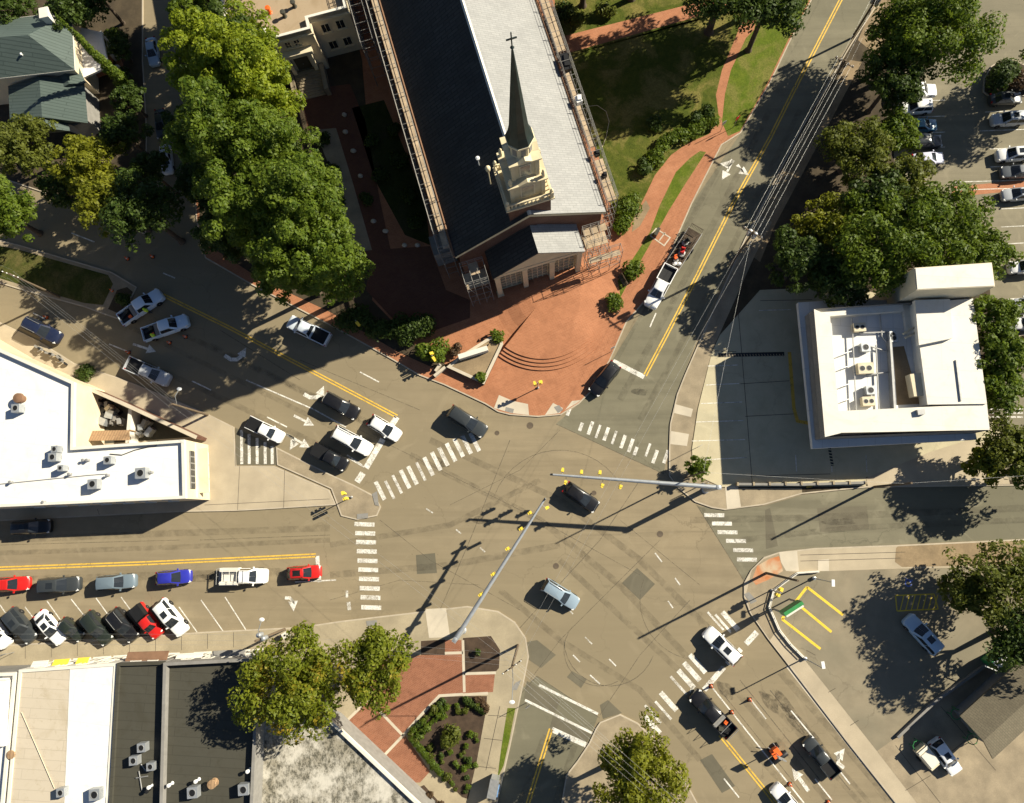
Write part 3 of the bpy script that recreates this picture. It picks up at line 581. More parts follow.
    if 'sunroof' in opts:
        m=MB(); m.box(((ft*.65+rt*.35),0),.75,.72,zt+.0,zt+.034); m.build('sunroof',G_,r)
    if 'rails' in opts:
        for sy in (-1,1):
            m=MB(); m.tube([(rt+.1,sy*wt*.9,zt-.02),(rt+.2,sy*wt*.9,zt+.06),(ft-.3,sy*wt*.9,zt+.06),(ft-.2,sy*wt*.9,zt-.02)],.025,6); m.build('roof_rail',W['metal'],r)
    if 'darkroof' in opts:
        m=MB(); m.add([(rt+.02,-wt*.93,zt-.01),(ft-.02,-wt*.93,zt-.01),(ft-.02,wt*.93,zt-.01),(rt+.02,wt*.93,zt-.01),((rt+ft)/2,0,zt+.04)],[(0,1,4),(1,2,4),(2,3,4),(3,0,4)]); m.build('roof_panel',W['black'],r)
    if kind=='pickup':
        m=MB(); m.box((-1.72,0),2.16,1.9,.45,.70); m.box((-1.72,.91),2.16,.10,.70,1.08); m.box((-1.72,-.91),2.16,.10,.70,1.08); m.box((-.69,0),.09,1.72,.70,1.08); m.build('bed',P,r)
        m=MB(); m.box((-2.77,0),.08,1.9,.55,1.07); m.build('tailgate',P,r)
        m=MB(); m.box((-1.73,0),2.0,1.71,.70,.715); m.build('bed_liner',W['black'],r)
        m=MB(); m.box((-2.88,0),.14,1.8,.42,.60); m.build('rear_bumper',W['metal'],r)
        if 'tools' in opts:
            for i,(x,y,sx,sy,h,mm) in enumerate(((-.95,0,.45,1.6,1.12,'greywall'),(-1.6,-.4,.35,.4,.95,'orange'),(-2.2,.3,.7,.4,.9,'black'),(-1.7,.5,.5,.4,1.0,'darkroof'))):
                m=MB(); m.box((x,y),sx,sy,.72,h,.2*i if i else 0); m.build('tool_box',W[mm],r)
        if 'rack' in opts:
            for x in (-.75,-1.7,-2.7):
                m=MB(); m.tube([(x,-.88,1.08),(x,-.88,1.75),(x,.88,1.75),(x,.88,1.08)],.03,6); m.build('rack_hoop',W['metal'],r)
        if 'cap' in opts:
            m=MB(); m.add([(-2.78,-.94,1.08),(-.66,-.94,1.08),(-.66,.94,1.08),(-2.78,.94,1.08),(-2.70,-.78,1.72),(-.70,-.78,1.72),(-.70,.78,1.72),(-2.70,.78,1.72)],[(0,1,5,4),(1,2,6,5),(2,3,7,6),(3,0,4,7),(4,5,6,7)]); m.build('bed_cap',W['black'],r)
        if 'tonneau' in opts:
            m=MB(); m.box((-1.73,0),2.1,1.74,1.06,1.10); m.build('bed_cover',W['black'],r)
    return r
def set_color(o,c):
    o.color=(*c,1)
    for ch in o.children: set_color(ch,c)
C_={'white':(.80,.80,.78),'black':(.010,.010,.011),'red':(.50,.015,.012),'darkred':(.25,.01,.01),'blue':(.025,.03,.30),'navy':(.012,.018,.045),'silver':(.42,.44,.46),'grey':(.11,.12,.13),'slate':(.13,.17,.20),'darkgrey':(.035,.04,.042),'ltblue':(.40,.52,.62),'teal':(.06,.20,.30),'darkgreen':(.018,.024,.018),'beige':(.5,.46,.38),'bluegrey':(.23,.30,.36)}
PROTO={}
NAMES={'sedan':('sedan','car'),'hatch':('hatchback','car'),'suv':('suv','car'),'pickup':('pickup_truck','pickup truck')}
def vehicle(kind,opts,color,rear,front,label,group,h=.75,z=0.0,fixlen=None):
    key=(kind,tuple(opts)); a=px(*rear,h); b=px(*front,h); d=b-a; L=d.length if not fixlen else fixlen; k=max(.86,min(1.13,L/KINDS[kind]['L'])); c=(a+b)/2
    loc=(c.x,c.y,z); rz=math.atan2(d.y,d.x); nm,cat=NAMES[kind]
    if key not in PROTO:
        o=make_vehicle(kind,nm,label,cat,opts); PROTO[key]=o; o.location=loc; o.rotation_euler=(0,0,rz); o['label']=label; 
        if group: o['group']=group
    else: o=clone(PROTO[key],loc,rz,label,group)
    if not group and 'group' in o: del o['group']
    o.scale=(k,.95*min(1.06,max(.93,k)),1.1*min(1.06,max(.95,k))); set_color(o,C_[color] if isinstance(color,str) else color)
    return o
GT='vehicles on the diagonal avenue'; GJ='vehicles crossing the junction'; GW='cars queuing on the west street'; GA='cars parked at an angle on the west street'; GP='cars in the rear car park'; GS='vehicles on the south east arm'
vehicle('sedan',(),(.36,.46,.55),(150.5,37),(154.5,66),'pale blue car on the side street beside the bright green tree',None,fixlen=4.3)
vehicle('sedan',(),'darkgrey',(160,112),(162,136),'dark car in deep shade on the narrow side street',None,fixlen=4.4)
vehicle('sedan',('sunroof',),(.55,.58,.62),(165,145),(167.5,173),'pale car with dark sunroof in shade on the narrow side street',None,fixlen=4.3)
vehicle('pickup',('tools',),(.62,.72,.82),(121,321),(162,293),'white work pickup beside the end of the grassy traffic island',GT)
vehicle('pickup',('tools',),(.55,.68,.80),(144,335.5),(188,320),'white work pickup parked beside the straight arrow on the avenue',GT)
vehicle('suv',('rails',),'navy',(25,321.5),(61,339.5),'dark navy car waiting on the far left carriageway below the island',GT)
vehicle('pickup',(),'silver',(128,363),(169,381),'silver pickup with open bed near the brick courtyard wall',GT)
vehicle('pickup',(),(.60,.66,.72),(328,340),(289,321),'white pickup with empty dark bed driving away beside the plaza kerb',GT)
vehicle('suv',(),'black',(325,397),(358,415),'black car in the turning lane next to the yellow centre line',GT)
vehicle('pickup',('tonneau',),'white',(247,421),(284,439),'white pickup with covered bed beside the striped driveway',GT,fixlen=5.0)
vehicle('suv',('rails',),'white',(334,431),(371,451),'white estate car with roof rails between two queued cars at the stop line',GT)
vehicle('pickup',('tonneau',),'black',(312,447.5),(348,467),'black pickup with covered bed queued nearest to the pavement nose',GT,fixlen=5.0)
vehicle('hatch',(),'white',(370.5,419.5),(399.5,437),'small white car stopped on the white stop line',GT)
vehicle('suv',(),'darkgrey',(450,410.5),(485.5,433),'dark grey car entering the crossing by the brick plaza kerb',GJ)
vehicle('hatch',(),'black',(616.5,364),(592.5,394),'black car stopped beyond the thick white line beside the brick plaza',GJ)
vehicle('pickup',(),'white',(671,267),(649.5,307),'white pickup parked by the brick walk with a loaded trailer behind',None)
vehicle('hatch',(),'black',(565.5,486.5),(597,508),'black car driving under the long horizontal signal arm',GJ)
vehicle('suv',('rails',),'bluegrey',(543.5,583.5),(577.5,605),'pale blue grey car alone in the middle of the crossing',GJ)
vehicle('suv',('sunroof',),'white',(737.5,661),(706,630),'white car with sunroof passing over the southeastern crosswalk',GS)
vehicle('pickup',('tools','rack'),'black',(731,733),(693,693),'black pickup with ladder rack at the southeastern stop line',GS)
vehicle('pickup',(),'darkgrey',(834.5,774),(807,740),'dark pickup approaching in the lane beside the right turn arrow',GS)
vehicle('suv',('sunroof',),'white',(799,815),(774.5,787),'white car cut off by the bottom edge of the photo',GS)
# west street
vehicle('suv',('sunroof',),'black',(14,528),(51,526),'black car driving in the shade of the white roofed building',None)
vehicle('sedan',(),'red',(-8,585.5),(29.5,583),'red car at the left end of the queue on the west street',GW)
vehicle('suv',('sunroof',),'darkgrey',(40,586),(80.5,583.5),'dark grey car second from the left in the queue',GW)
vehicle('suv',(),'slate',(98,583.5),(136,580.5),'slate grey car between a dark grey car and a bright blue car',GW)
vehicle('hatch',(),'blue',(157,578.5),(191,576),'bright blue car in the west street queue',GW)
vehicle('hatch',('darkroof',),'red',(288,573.5),(321,571.5),'red car with black roof panel stopped at the west street stop line',GW)
A_=[('suv',(),'white',(-14,617),(8,647),'white car half outside the left edge in the angled stalls'),
 ('suv',('sunroof',),'darkgrey',(9,610),(34,641),'dark slate car second from the left in the angled stalls'),
 ('sedan',('sunroof',),'white',(38,612),(63,643),'white car with sunroof between two dark angle parked cars'),
 ('hatch',(),'darkgreen',(62,621),(81,638),'low black car right of the white car with sunroof'),
 ('suv',(),'darkgreen',(86,613),(110,643),'dark olive car with a pale roof edge in the angled stalls'),
 ('suv',('rails',),'black',(112,610),(136,640),'black car with roof rails left of the red and black pickup'),
 ('pickup',('cap',),'red',(136,605),(160,637),'red pickup with black bed cap in the angled stalls'),
 ('suv',('sunroof',),'white',(158,600),(185.5,635),'white car with large sunroof at the right end of the angled stalls')]
for k,o,c,a,b,l in A_:
    v=vehicle(k,o,c,a,b,l,GA,fixlen=None if k!='pickup' else 5.0); v.scale=(v.scale[0]*.94,v.scale[1]*.95,v.scale[2])
# rear car park, top right
P_=[('suv',('rails',),'white',(899,92.5),(936,91),'white car half hidden under the tree, topmost of the left row'),
 ('suv',('rails',),'white',(930,107),(900,109),'white car second from top in the left row, roof in sunlight'),
 ('sedan',(),'teal',(905,126.5),(937,125),'blue car in the left row between a white car and a dark car'),
 ('suv',(),'darkgrey',(912,143),(939,141.5),'dark car below the blue car in tree shade'),
 ('sedan',(),(.55,.55,.66),(915,160),(940,158),'pale lilac car lowest in the left row, mostly under foliage'),
 ('sedan',('sunroof',),'darkgrey',(990,99.5),(1021,98),'dark car with white bonnet side beside the planted island'),
 ('suv',('sunroof',),'silver',(1024,119),(991,120.5),'silver car just below the planted island in the right row'),
 ('suv',('sunroof',),'white',(1030,154),(996,156),'white car with sunroof at the right edge above a grey car'),
 ('sedan',(),'grey',(1033,171),(1001,172.5),'grey car above the brick strip at the right edge'),
 ('sedan',('sunroof',),'silver',(1034,193),(1002,195.5),'silver grey car just below the brick strip'),
 ('suv',(),'white',(1042,266),(1008,268),'white van nearest to the tall white stair block'),
 ('hatch',(),'silver',(1042,303),(1012,305),'pale car cut by the right edge, upper of two above a round bed'),
 ('hatch',(),'white',(1042,322),(1013,324),'white car cut by the right edge just above a round bed')]
for k,o,c,a,b,l in P_: vehicle(k,o,c,a,b,l,GP,z=.13)
vehicle('suv',('sunroof',),'ltblue',(937.5,651),(906.5,617),'light blue car with sunroof standing crooked in the worn south east lot',None,z=.13)
vehicle('suv',('sunroof',),'white',(934,741),(956,772),'white car with dark sunroof on the forecourt beside a pale trailer',None,z=.13)
# flat white service truck
a,b=px(219.5,576.5,.9),px(269.5,576,.9); c=(a+b)/2; d=b-a
t=make_vehicle('pickup','service_truck','long white service truck with side lockers and rear step in the west queue','truck'); set_color(t,C_['white'])
for o in [x for x in t.children if x.name.split('.')[0] in ('bed','bed_liner','tailgate','rear_bumper')]: bpy.data.objects.remove(o)
m=MB(); m.box((-1.75,0),2.3,2.1,.5,.8); m.box((-1.75,.82),2.3,.46,.8,1.5); m.box((-1.75,-.82),2.3,.46,.8,1.5); m.build('service_body',W['whitewall'],t)
m=MB(); m.box((-1.7,0),2.15,1.15,1.02,1.1); m.build('cargo_cover',W['whitewall'],t)
m=MB(); m.box((-3.15,0),.5,2.0,.5,.62); m.tube([(-3.38,-.95,.62),(-3.38,-.95,1.25),(-3.38,.95,1.25),(-3.38,.95,.62)],.04,6); m.tube([(-3.38,0,.62),(-3.38,0,1.25)],.03,6); m.build('rear_step',W['metal'],t)
m=MB()
for sy in (-1,1): m.tube([(-2.8,sy*.8,1.5),(-2.8,sy*.8,1.85),(1.0,sy*.75,1.9)],.035,6)
for x in (-2.4,-1.5,-.6,.3): m.tube([(x,-.8,1.88),(x,.8,1.88)],.03,6)
m.build('ladder_rack',W['whitewall'],t)
t.location=(c.x,c.y,0); t.rotation_euler=(0,0,math.atan2(d.y,d.x)); t['group']=GW
# landscaping trailer behind the white pickup
a,b=px(696.5,229,.6),px(668,273,.6); c=(a+b)/2; rz=math.atan2((b-a).y,(b-a).x); ln=(b-a).length
t=thing('utility_trailer','open landscaping trailer hitched behind the white pickup by the brick walk','trailer',(c.x,c.y,0),None,rz)
h=ln/2-.5
m=MB(); m.box((-.2,0),2*h,1.9,.48,.56); m.build('deck',W['bark'],t)
m=MB(); m.tube([(-.2-h,-.95,.5),(-.2+h,-.95,.5),(-.2+h,.95,.5),(-.2-h,.95,.5)],.05,6)
for sy in (-1,1):
    m.tube([(-.2-h,sy*.95,1.0),(-.2+h,sy*.95,1.0)],.03,6)
    for k in range(7): x=-.2-h+2*h*k/6; m.tube([(x,sy*.95,.5),(x,sy*.95,1.0)],.025,6)
m.build('side_rail',W['metal'],t)
m=MB(); m.tube([(-.2+h,-.7,.5),(h+.9,0,.5),(-.2+h,.7,.5)],.05,6); m.build('drawbar',W['metal'],t)
m=MB()
for k in range(9): m.box((-.2-h-.25-.0,-.8+.2*k),.05,.04,.5,1.5)
m.box((-.2-h-.25,0),.06,1.8,1.45,1.5); m.build('ramp_gate',W['bark'],t)
for x in (-.7,.2):
    for sy in (-1,1):
        q=MB(); q.lathe((0,0),[(.2,-.1),(.32,-.1),(.34,0),(.32,.1),(.2,.1)],16); m=MB(); m.add([(v[0]+x,v[2]+sy*1.08,v[1]+.34) for v in q.v],q.f); m.build('wheel',W['rubber'],t,40)
ca,sa=math.cos(rz),math.sin(rz)
def on_trailer(x,y): return (c.x+x*ca-y*sa,c.y+x*sa+y*ca)
def mower(x,y,mm,lab,s=1.0,rot=0.):
    X,Y=on_trailer(x,y); o=thing('lawn_mower',lab,'mower',(X,Y,.56),'machines on the landscaping trailer',rz+rot)
    m=MB(); m.lathe((0,0),[(.5*s,.12),(.58*s,.2),(.55*s,.32),(.3*s,.36)],10,0,0,1.0,.8); m.build('cutter_deck',W['metal'],o,40)
    m=MB(); m.box((-.2*s,0),.6*s,.5*s,.36,.75); m.box((-.42*s,0),.16*s,.5*s,.75,1.1); m.build('engine_seat',W[mm],o)
    m=MB(); m.tube([(.1,-.25*s,.4),(.5*s,-.3*s,1.0),(.5*s,.3*s,1.0),(.1,.25*s,.4)],.03,6); m.build('handlebar',W['black'],o)
    for xx in (-.45,.5):
        for sy in (-1,1):
            q=MB(); rr=.22 if xx<0 else .14; q.lathe((0,0),[(rr*.5,-.07),(rr,-.07),(rr,.07),(rr*.5,.07)],12); m=MB(); m.add([(v[0]+xx*s,v[2]+sy*.42*s,v[1]+rr) for v in q.v],q.f); m.build('wheel',W['rubber'],o,40)
mower(.35,.1,'red','red ride on mower in the middle of the loaded trailer',1.0,.3); mower(-1.1,-.25,'darkroof','dark mower at the rear end of the loaded trailer',.9,-.4); mower(1.5,-.1,'orange','small mower at the front of the trailer by the pale sacks',.75,1.)
for k,(x,y) in enumerate(((1.75,.55),(2.0,.1))):
    X,Y=on_trailer(x,y); solo(MB().lathe((X,Y),[(.12,.56),(.27,.62),(.28,.75),(.18,.88),(.05,.92)],10,0,.4,1.2,.9),'sack',W['lampglass'],'pale sack lying at the front of the landscaping trailer','sack','sacks on the trailer',60)
for k in range(5):
    x,y=on_trailer(-1.9+.25*k,-.6+.28*k); m=MB()
    for j in range(7): m.tube([(x+R.uniform(-.3,.3),y+R.uniform(-.3,.3),.58+.1*j*R.random()),(x+R.uniform(-.6,.6),y+R.uniform(-.6,.6),.8+.5*R.random())],.025,5)
    solo(m,'brush_pile',W['bark'],'heap of cut brown branches at the rear of the trailer','branches','cut branches on the trailer')
# pale box trailer on the forecourt
a,b=px(918,746,.8),px(934,765,.8); c2=(a+b)/2; rz=math.atan2((b-a).y,(b-a).x)
t=thing('box_trailer','small pale box trailer beside the white car on the forecourt','trailer',(c2.x,c2.y,.13),None,rz)
m=MB(); m.box((0,0),2.5,1.45,.45,1.35); m.build('cargo_box',W['creamwall'],t)
m=MB(); m.box((.2,0),1.7,1.2,1.35,1.42); m.box((-.95,0),.3,1.3,1.35,1.5); m.build('lid',W['whitewall'],t)
m=MB(); m.tube([(1.25,-.5,.45),(2.0,0,.45),(1.25,.5,.45)],.04,6); m.build('drawbar',W['metal'],t)
for sy in (-1,1):
    q=MB(); q.lathe((0,0),[(.15,-.1),(.3,-.1),(.3,.1),(.15,.1)],16); m=MB(); m.add([(v[0],v[2]+sy*.82,v[1]+.3) for v in q.v],q.f); m.build('wheel',W['rubber'],t,40)
# orange stand-on skid machine in the closed lane
a=px(776,752,.5); rz=math.radians(35)
t=thing('compact_loader','orange arrow board trailer unit with dark roller standing between lane cones','work machine',(a.x,a.y,0),None,rz)
t['label']='orange road work machine with dark rear cylinder in the coned off lane'
m=MB(); m.box((-.1,.1),1.0,.9,.4,1.15); m.box((.0,.5),.5,.35,.7,1.4); m.build('engine_housing',W['orange'],t)
q=MB(); q.lathe((0,0),[(.02,-1.0),(.30,-1.0),(.34,-.95),(.34,.95),(.30,1.0),(.02,1.0)],16); m=MB(); m.add([(v[2],v[0]-.75,v[1]+.36) for v in q.v],q.f); m.build('roller',W['black'],t,40)
m=MB(); m.tube([(-.3,.5,.6),(-.45,1.0,1.1),(-.5,1.2,1.2)],.04,6); m.tube([(.3,.5,.6),(.3,1.0,1.1),(.25,1.25,1.2)],.04,6); m.build('handle',W['metal'],t)
for sx in (-1,1):
    q=MB(); q.lathe((0,0),[(.1,-.1),(.3,-.1),(.3,.1),(.1,.1)],14); m=MB(); m.add([(v[2]+sx*.6,v[0]+.45,v[1]+.3) for v in q.v],q.f); m.build('wheel',W['rubber'],t,40)
m=MB(); m.tube([(-.1,.1,1.15),(-.1,.1,3.4)],.05,8); m.box((-.1,.1),.12,.9,2.5,3.4,.6); m.build('sign_mast',W['metal'],t)
# parked motorcycles by the left white building
def motorcycle(x0,y0,lab,k):
    a=px(x0,y0,.5); o=thing('motorcycle',lab,'motorcycle',(a.x,a.y,.122),'motorcycles on the left pavement',math.radians(-30+k*14))
    for xx in (-.65,.7):
        q=MB(); q.lathe((0,0),[(.2,-.06),(.31,-.06),(.33,0),(.31,.06),(.2,.06)],16); m=MB(); m.add([(v[0]+xx,v[2],v[1]+.33) for v in q.v],q.f); m.build('wheel',W['rubber'],o,40)
    m=MB(); m.lathe((.15,0),[(.05,.75),(.2,.8),(.2,.95),(.06,1.02)],10,0,0,1.4,.8); m.build('fuel_tank',W['black'],o,40)
    m=MB(); m.box((-.4,0),.7,.28,.74,.85); m.build('seat',W['greywall'],o)
    m=MB(); m.box((0,0),.5,.35,.3,.7); m.tube([(.7,0,.33),(.45,0,1.0)],.05,6); m.tube([(-.65,0,.33),(0,0,.5)],.05,6); m.build('frame',W['metal'],o)
    m=MB(); m.tube([(.3,-.42,1.08),(.45,-.2,1.02),(.45,.2,1.02),(.3,.42,1.08)],.025,6); m.build('handlebar',W['metal'],o)
motorcycle(41,349,'motorcycle with pale tank at the left end of the parked row',0); motorcycle(52,354.5,'middle motorcycle of the row parked below the dark navy car',1); motorcycle(62,360,'motorcycle beside the red litter at the right end of the row',-1)
# ------------------------------------------------------------------ cones, drums
def cone_proto(x,y,lab,z=0):
    p=px(x,y); o=thing('traffic_cone',lab,'traffic cone',(p.x,p.y,z),'orange cones along the closed lanes')
    m=MB(); m.box((p.x,p.y),.5,.5,z,z+.05); m.build('base',W['black'],o)
    m=MB(); m.lathe((p.x,p.y),[(.2,z+.05),(.13,z+.38),(.10,z+.5),(.05,z+.85)],12); m.build('cone',W['orange'],o,40)
    m=MB(); m.lathe((p.x,p.y),[(.142,z+.36),(.112,z+.5)],12); m.build('reflective_band',W['whitewall'],o,40); return o
c0=None
for x,y,l in ((711,686,'orange cone at the top end of the long white line by the stop line'),(731.5,712,'orange cone beside the tail of the black pickup'),(749.5,699.5,'orange cone at the upper end of a short lane dash'),(789.5,784,'orange cone beside the white car at the bottom edge'),(828,802,'orange cone cut by the bottom edge of the photo'),
 (129,352.5,'cone at the tip of the lane dash above the silver pickup'),(170,343,'red cone right of the straight arrow in the shaded avenue'),(186,337,'cone right of the second white work pickup'),(47,317.5,'cone above the dark navy car'),(128,259,'cone in deep shade left of the side street mouth'),(153,257,'cone in deep shade at the side street mouth'),(113,291,'cone beside the planting at the island tip')):
    if c0 is None: c0=cone_proto(x,y,l)
    else: p=px(x,y); clone(c0,(p.x,p.y,0),0,l)
# ------------------------------------------------------------------ people
def person(x,y,rz,lab,vest='hivis',z=0.0):
    p=px(x,y); r=thing('person',lab,'person',(p.x,p.y,z),'road workers by the white pickups',rz)
    V=[(0,0,.95),(0,0,1.2),(0,0,1.42),(.02,0,1.55),(.03,0,1.66),(.03,0,1.78),(0,.11,.90),(.05,.12,.50),(0,.13,.09),(.14,.13,.04),(0,-.11,.90),(-.03,-.12,.50),(-.08,-.13,.09),(.06,-.13,.04),(0,.20,1.40),(.04,.27,1.12),(.24,.22,1.0),(.33,.2,1.0),(0,-.20,1.40),(.06,-.27,1.13),(.28,-.2,1.05),(.37,-.17,1.06)]
    E=[(0,1),(1,2),(2,3),(3,4),(4,5),(0,6),(6,7),(7,8),(8,9),(0,10),(10,11),(11,12),(12,13),(2,14),(14,15),(15,16),(16,17),(2,18),(18,19),(19,20),(20,21)]
    RR=[.14,.14,.15,.06,.10,.08,.10,.07,.05,.05,.10,.07,.05,.05,.07,.05,.04,.035,.07,.05,.04,.035]
    me=bpy.data.meshes.new('person_body'); me.from_pydata(V,E,[]); o=bpy.data.objects.new('person_body',me); COL.objects.link(o)
    sk=o.modifiers.new('s','SKIN'); 
    for i,d in enumerate(me.skin_vertices[0].data): d.radius=(RR[i],RR[i]*(1.15 if i<3 else 1)); d.use_root=(i==0)
    o.modifiers.new('u','SUBSURF').levels=1
    me2=bpy.data.meshes.new_from_object(o.evaluated_get(bpy.context.evaluated_depsgraph_get())); bpy.data.objects.remove(o)
    me2.materials.clear(); 
    for mm in ('skin','denim'): me2.materials.append(W[mm])
    for f in me2.polygons: f.material_index=1 if f.center.z<1.0 and abs(f.center.y)<.22 else 0; f.use_smooth=True
    o=bpy.data.objects.new('body',me2); COL.objects.link(o); o.parent=r; ORG[o.name]=Vector((0,0,0))
    m=MB(); m.lathe((0,0),[(.19,.92),(.205,1.1),(.22,1.3),(.24,1.42),(.15,1.5),(.09,1.53)],12,0,0,.80,1.05); m.build('vest',W[vest],r,50)
    m=MB(); m.lathe((.03,0),[(.16,1.74),(.125,1.76),(.12,1.84),(.08,1.89),(.02,1.91)],12); m.build('hard_hat',W['hivis' if vest=='hivis' else 'whitewall'],r,50)
    m=MB(); m.lathe((.125,0),[(.018,1.66),(.012,1.70)],6); m.build('nose',W['skin'],r)
    return r
person(151,313,2.2,'worker in yellow green vest standing beside the upper white work pickup'); person(158.5,338,2.6,'worker in yellow green vest behind the lower white work pickup')
# ------------------------------------------------------------------ trees and plants
def leaf_mesh(name,blobs,n,size,mat,seed,shell=.75,flat=.25):
    """many small leaf sprays spread through overlapping clumps (centre, radius xyz)"""
    rg=np.random.default_rng(seed); B=np.array([b[0] for b in blobs],float); S=np.array([b[1] for b in blobs],float)
    wgt=(S[:,0]*S[:,1])**1.0; idx=rg.choice(len(blobs),n,p=wgt/wgt.sum())
    d=rg.normal(size=(n,3)); d/=np.linalg.norm(d,axis=1)[:,None]; d[:,2]=np.where(d[:,2]<-.35,-d[:,2]*.6,d[:,2]); d/=np.linalg.norm(d,axis=1)[:,None]
    rad=shell+(1-shell)*rg.random(n)**.5; rad=np.where(rg.random(n)<.12,rad*1.16,rad); rad=np.where(rg.random(n)<.22,rad*.6,rad)
    c=B[idx]+d*S[idx]*rad[:,None]
    nrm=d*.9+rg.normal(size=(n,3))*.42+np.array([0,0,flat]); nrm/=np.linalg.norm(nrm,axis=1)[:,None]
    t=np.cross(nrm,rg.normal(size=(n,3))); t/=np.linalg.norm(t,axis=1)[:,None]; b=np.cross(nrm,t)
    s=size*(.45+1.15*rg.random(n)**1.4)[:,None]
    v=np.stack([c-t*s, c+b*s*.55+nrm*s*.15, c+t*s, c-b*s*.55-nrm*s*.1],1).reshape(-1,3)
    me=bpy.data.meshes.new(name); me.vertices.add(4*n); me.vertices.foreach_set('co',v.astype(np.float32).ravel())
    me.loops.add(4*n); me.loops.foreach_set('vertex_index',np.arange(4*n,dtype=np.int32)); me.polygons.add(n)
    me.polygons.foreach_set('loop_start',np.arange(0,4*n,4,dtype=np.int32)); me.materials.append(mat); me.update(); me.validate()
    return me
def tree(x,y,hc,r,kind,label,group=None,rz=None,umin=-.35,seed=0,base=None,z=.12,name='tree',dens=1.0):
    """crown middle at photo point (x,y), hc metres up, radius r"""
    rg=random.Random(seed*7+int(x*3+y)); p=px(x,y,hc); rz=rz or r*.78
    bx,by=(px(*base)[:2] if base else (p.x,p.y)); o=thing(name,label,'tree',(bx,by,z),group)
    blobs=[]; k=int(34+r*9)
    for i in range(k):
        u=rg.uniform(umin,1); a=rg.uniform(0,2*PI); q=math.sqrt(max(0,1-u*u)); f=rg.uniform(.5,.92)
        br=r*rg.uniform(.11,.235)
        w=1+.16*math.sin(3*a+seed)+.1*math.sin(5*a+2*seed)
        blobs.append(((math.cos(a)*q*r*f*w+p.x-bx,math.sin(a)*q*r*f*w+p.y-by,hc-z+u*rz*f),(br,br,br*.72)))
    for i in range(int(5+r*1.3)):
        a=rg.uniform(0,2*PI); q=rg.uniform(0,.62)*r; blobs.append(((math.cos(a)*q+p.x-bx,math.sin(a)*q+p.y-by,hc-z+rg.uniform(-.35,.5)*rz),(r*.3,r*.3,r*.26)))
    me=leaf_mesh('crown',blobs,int((430*r*r+500)*dens),.19 if r>2.2 else .15,FOL[kind],seed+int(x))
    c=bpy.data.objects.new('crown',me); COL.objects.link(c); c.parent=o
    m=MB(); tr=.06*r+.06; top=(p.x-bx,p.y-by,hc-z)
    m.tube([(0,0,-.05),(0,0,.4),(top[0]*.4,top[1]*.4,(hc-rz*.5)*.6),(top[0],top[1],hc)],[tr*1.5,tr,tr*.8,tr*.3],9)
    for i in range(9):
        bl=blobs[i*2%k]; m.tube([(top[0]*.5,top[1]*.5,(hc-rz*.5)*.7+i*.1),tuple((Vector((top[0]*.5,top[1]*.5,(hc-rz*.4)))*.5+Vector(bl[0])*.5)),bl[0]],[tr*.5,tr*.3,tr*.08],6)
    m.build('trunk',W['bark'],o,60) if False else None
    q=MB(); q.v=m.v; q.f=m.f; q.m=m.m; ORG[o.name]=Vector((0,0,0)); q.build('trunk',W['bark'],o,60); return o
def bush(x,y,r,kind,label,group=None,h=None,seed=0,z=.13,sx=1,sy=1,name='shrub',cat='shrub'):
    rg=random.Random(seed+int(x*5+y*3)); h=h or r*1.3; p=px(x,y,h*.5); o=thing(name,label,cat,(p.x,p.y,z),group)
    blobs=[((rg.uniform(-.45,.45)*r*sx,rg.uniform(-.45,.45)*r*sy,h*rg.uniform(.35,.62)),(r*.55*sx,r*.55*sy,h*.40)) for i in range(7)]
    c=bpy.data.objects.new('foliage',leaf_mesh('foliage',blobs,int(340*r*r*sx*sy*max(1,h/2)+160),.17 if r>.5 else .11,FOL[kind],seed+int(x))); COL.objects.link(c); c.parent=o
    m=MB()
    for i in range(5): m.tube([(rg.uniform(-.1,.1),rg.uniform(-.1,.1),-.05),(blobs[i][0][0]*.6,blobs[i][0][1]*.6,h*.4)],[.05,.02],5)
    ORG[o.name]=Vector((0,0,0)); m.build('stem',W['bark'],o); return o
GR='big trees between the church court and the side street'
for i,a in enumerate(((213,60,14,5.3,'bright','bright green tree at the top left corner of the big tree row'),(248,72,14,6.2,'bright','bright green tree with yellow patch beside the beige building'),(222,132,14.5,6.2,'mid','green tree in the middle left of the big tree row'),(268,150,14.5,5.8,'mid','green tree in the middle of the big row facing the church court'),(245,205,14,5.6,'mid','dark sided green tree above the side street mouth'),(298,205,14.5,5.9,'mid','dense green tree on the church court side of the big row'),(318,258,14,5.9,'mid','lowest green tree of the big row beside the avenue kerb'),(288,264,11.5,4.8,'mid','shaded tree tucked behind the lowest tree of the big row'),(238,118,6.5,4.0,'dark','low understorey tree in the upper half of the big row'),(262,228,6.5,4.2,'dark','low understorey tree over the kerb of the avenue'),(226,232,7,3.6,'dark','low shaded tree at the lower left edge of the big row'),(205,185,7,3.8,'dark','low shaded tree beside the pale car of the side street'),(236,44,7.5,4.6,'dark','low understorey tree beside the beige building'),(208,82,7,4.2,'dark','low understorey tree behind the bright green corner tree'),(196,128,6.5,3.8,'dark','low shaded tree beside the dark car of the side street'),(194,22,8,3.3,'mid','small green tree at the top end of the big row'))): tree(*a,group=GR,seed=11+i*5,rz=a[3]*1.25,dens=1.7,umin=-.9)  # low dark trees added under the crowns, unseen, to close the row's shadow
GH='trees around the green roofed house'
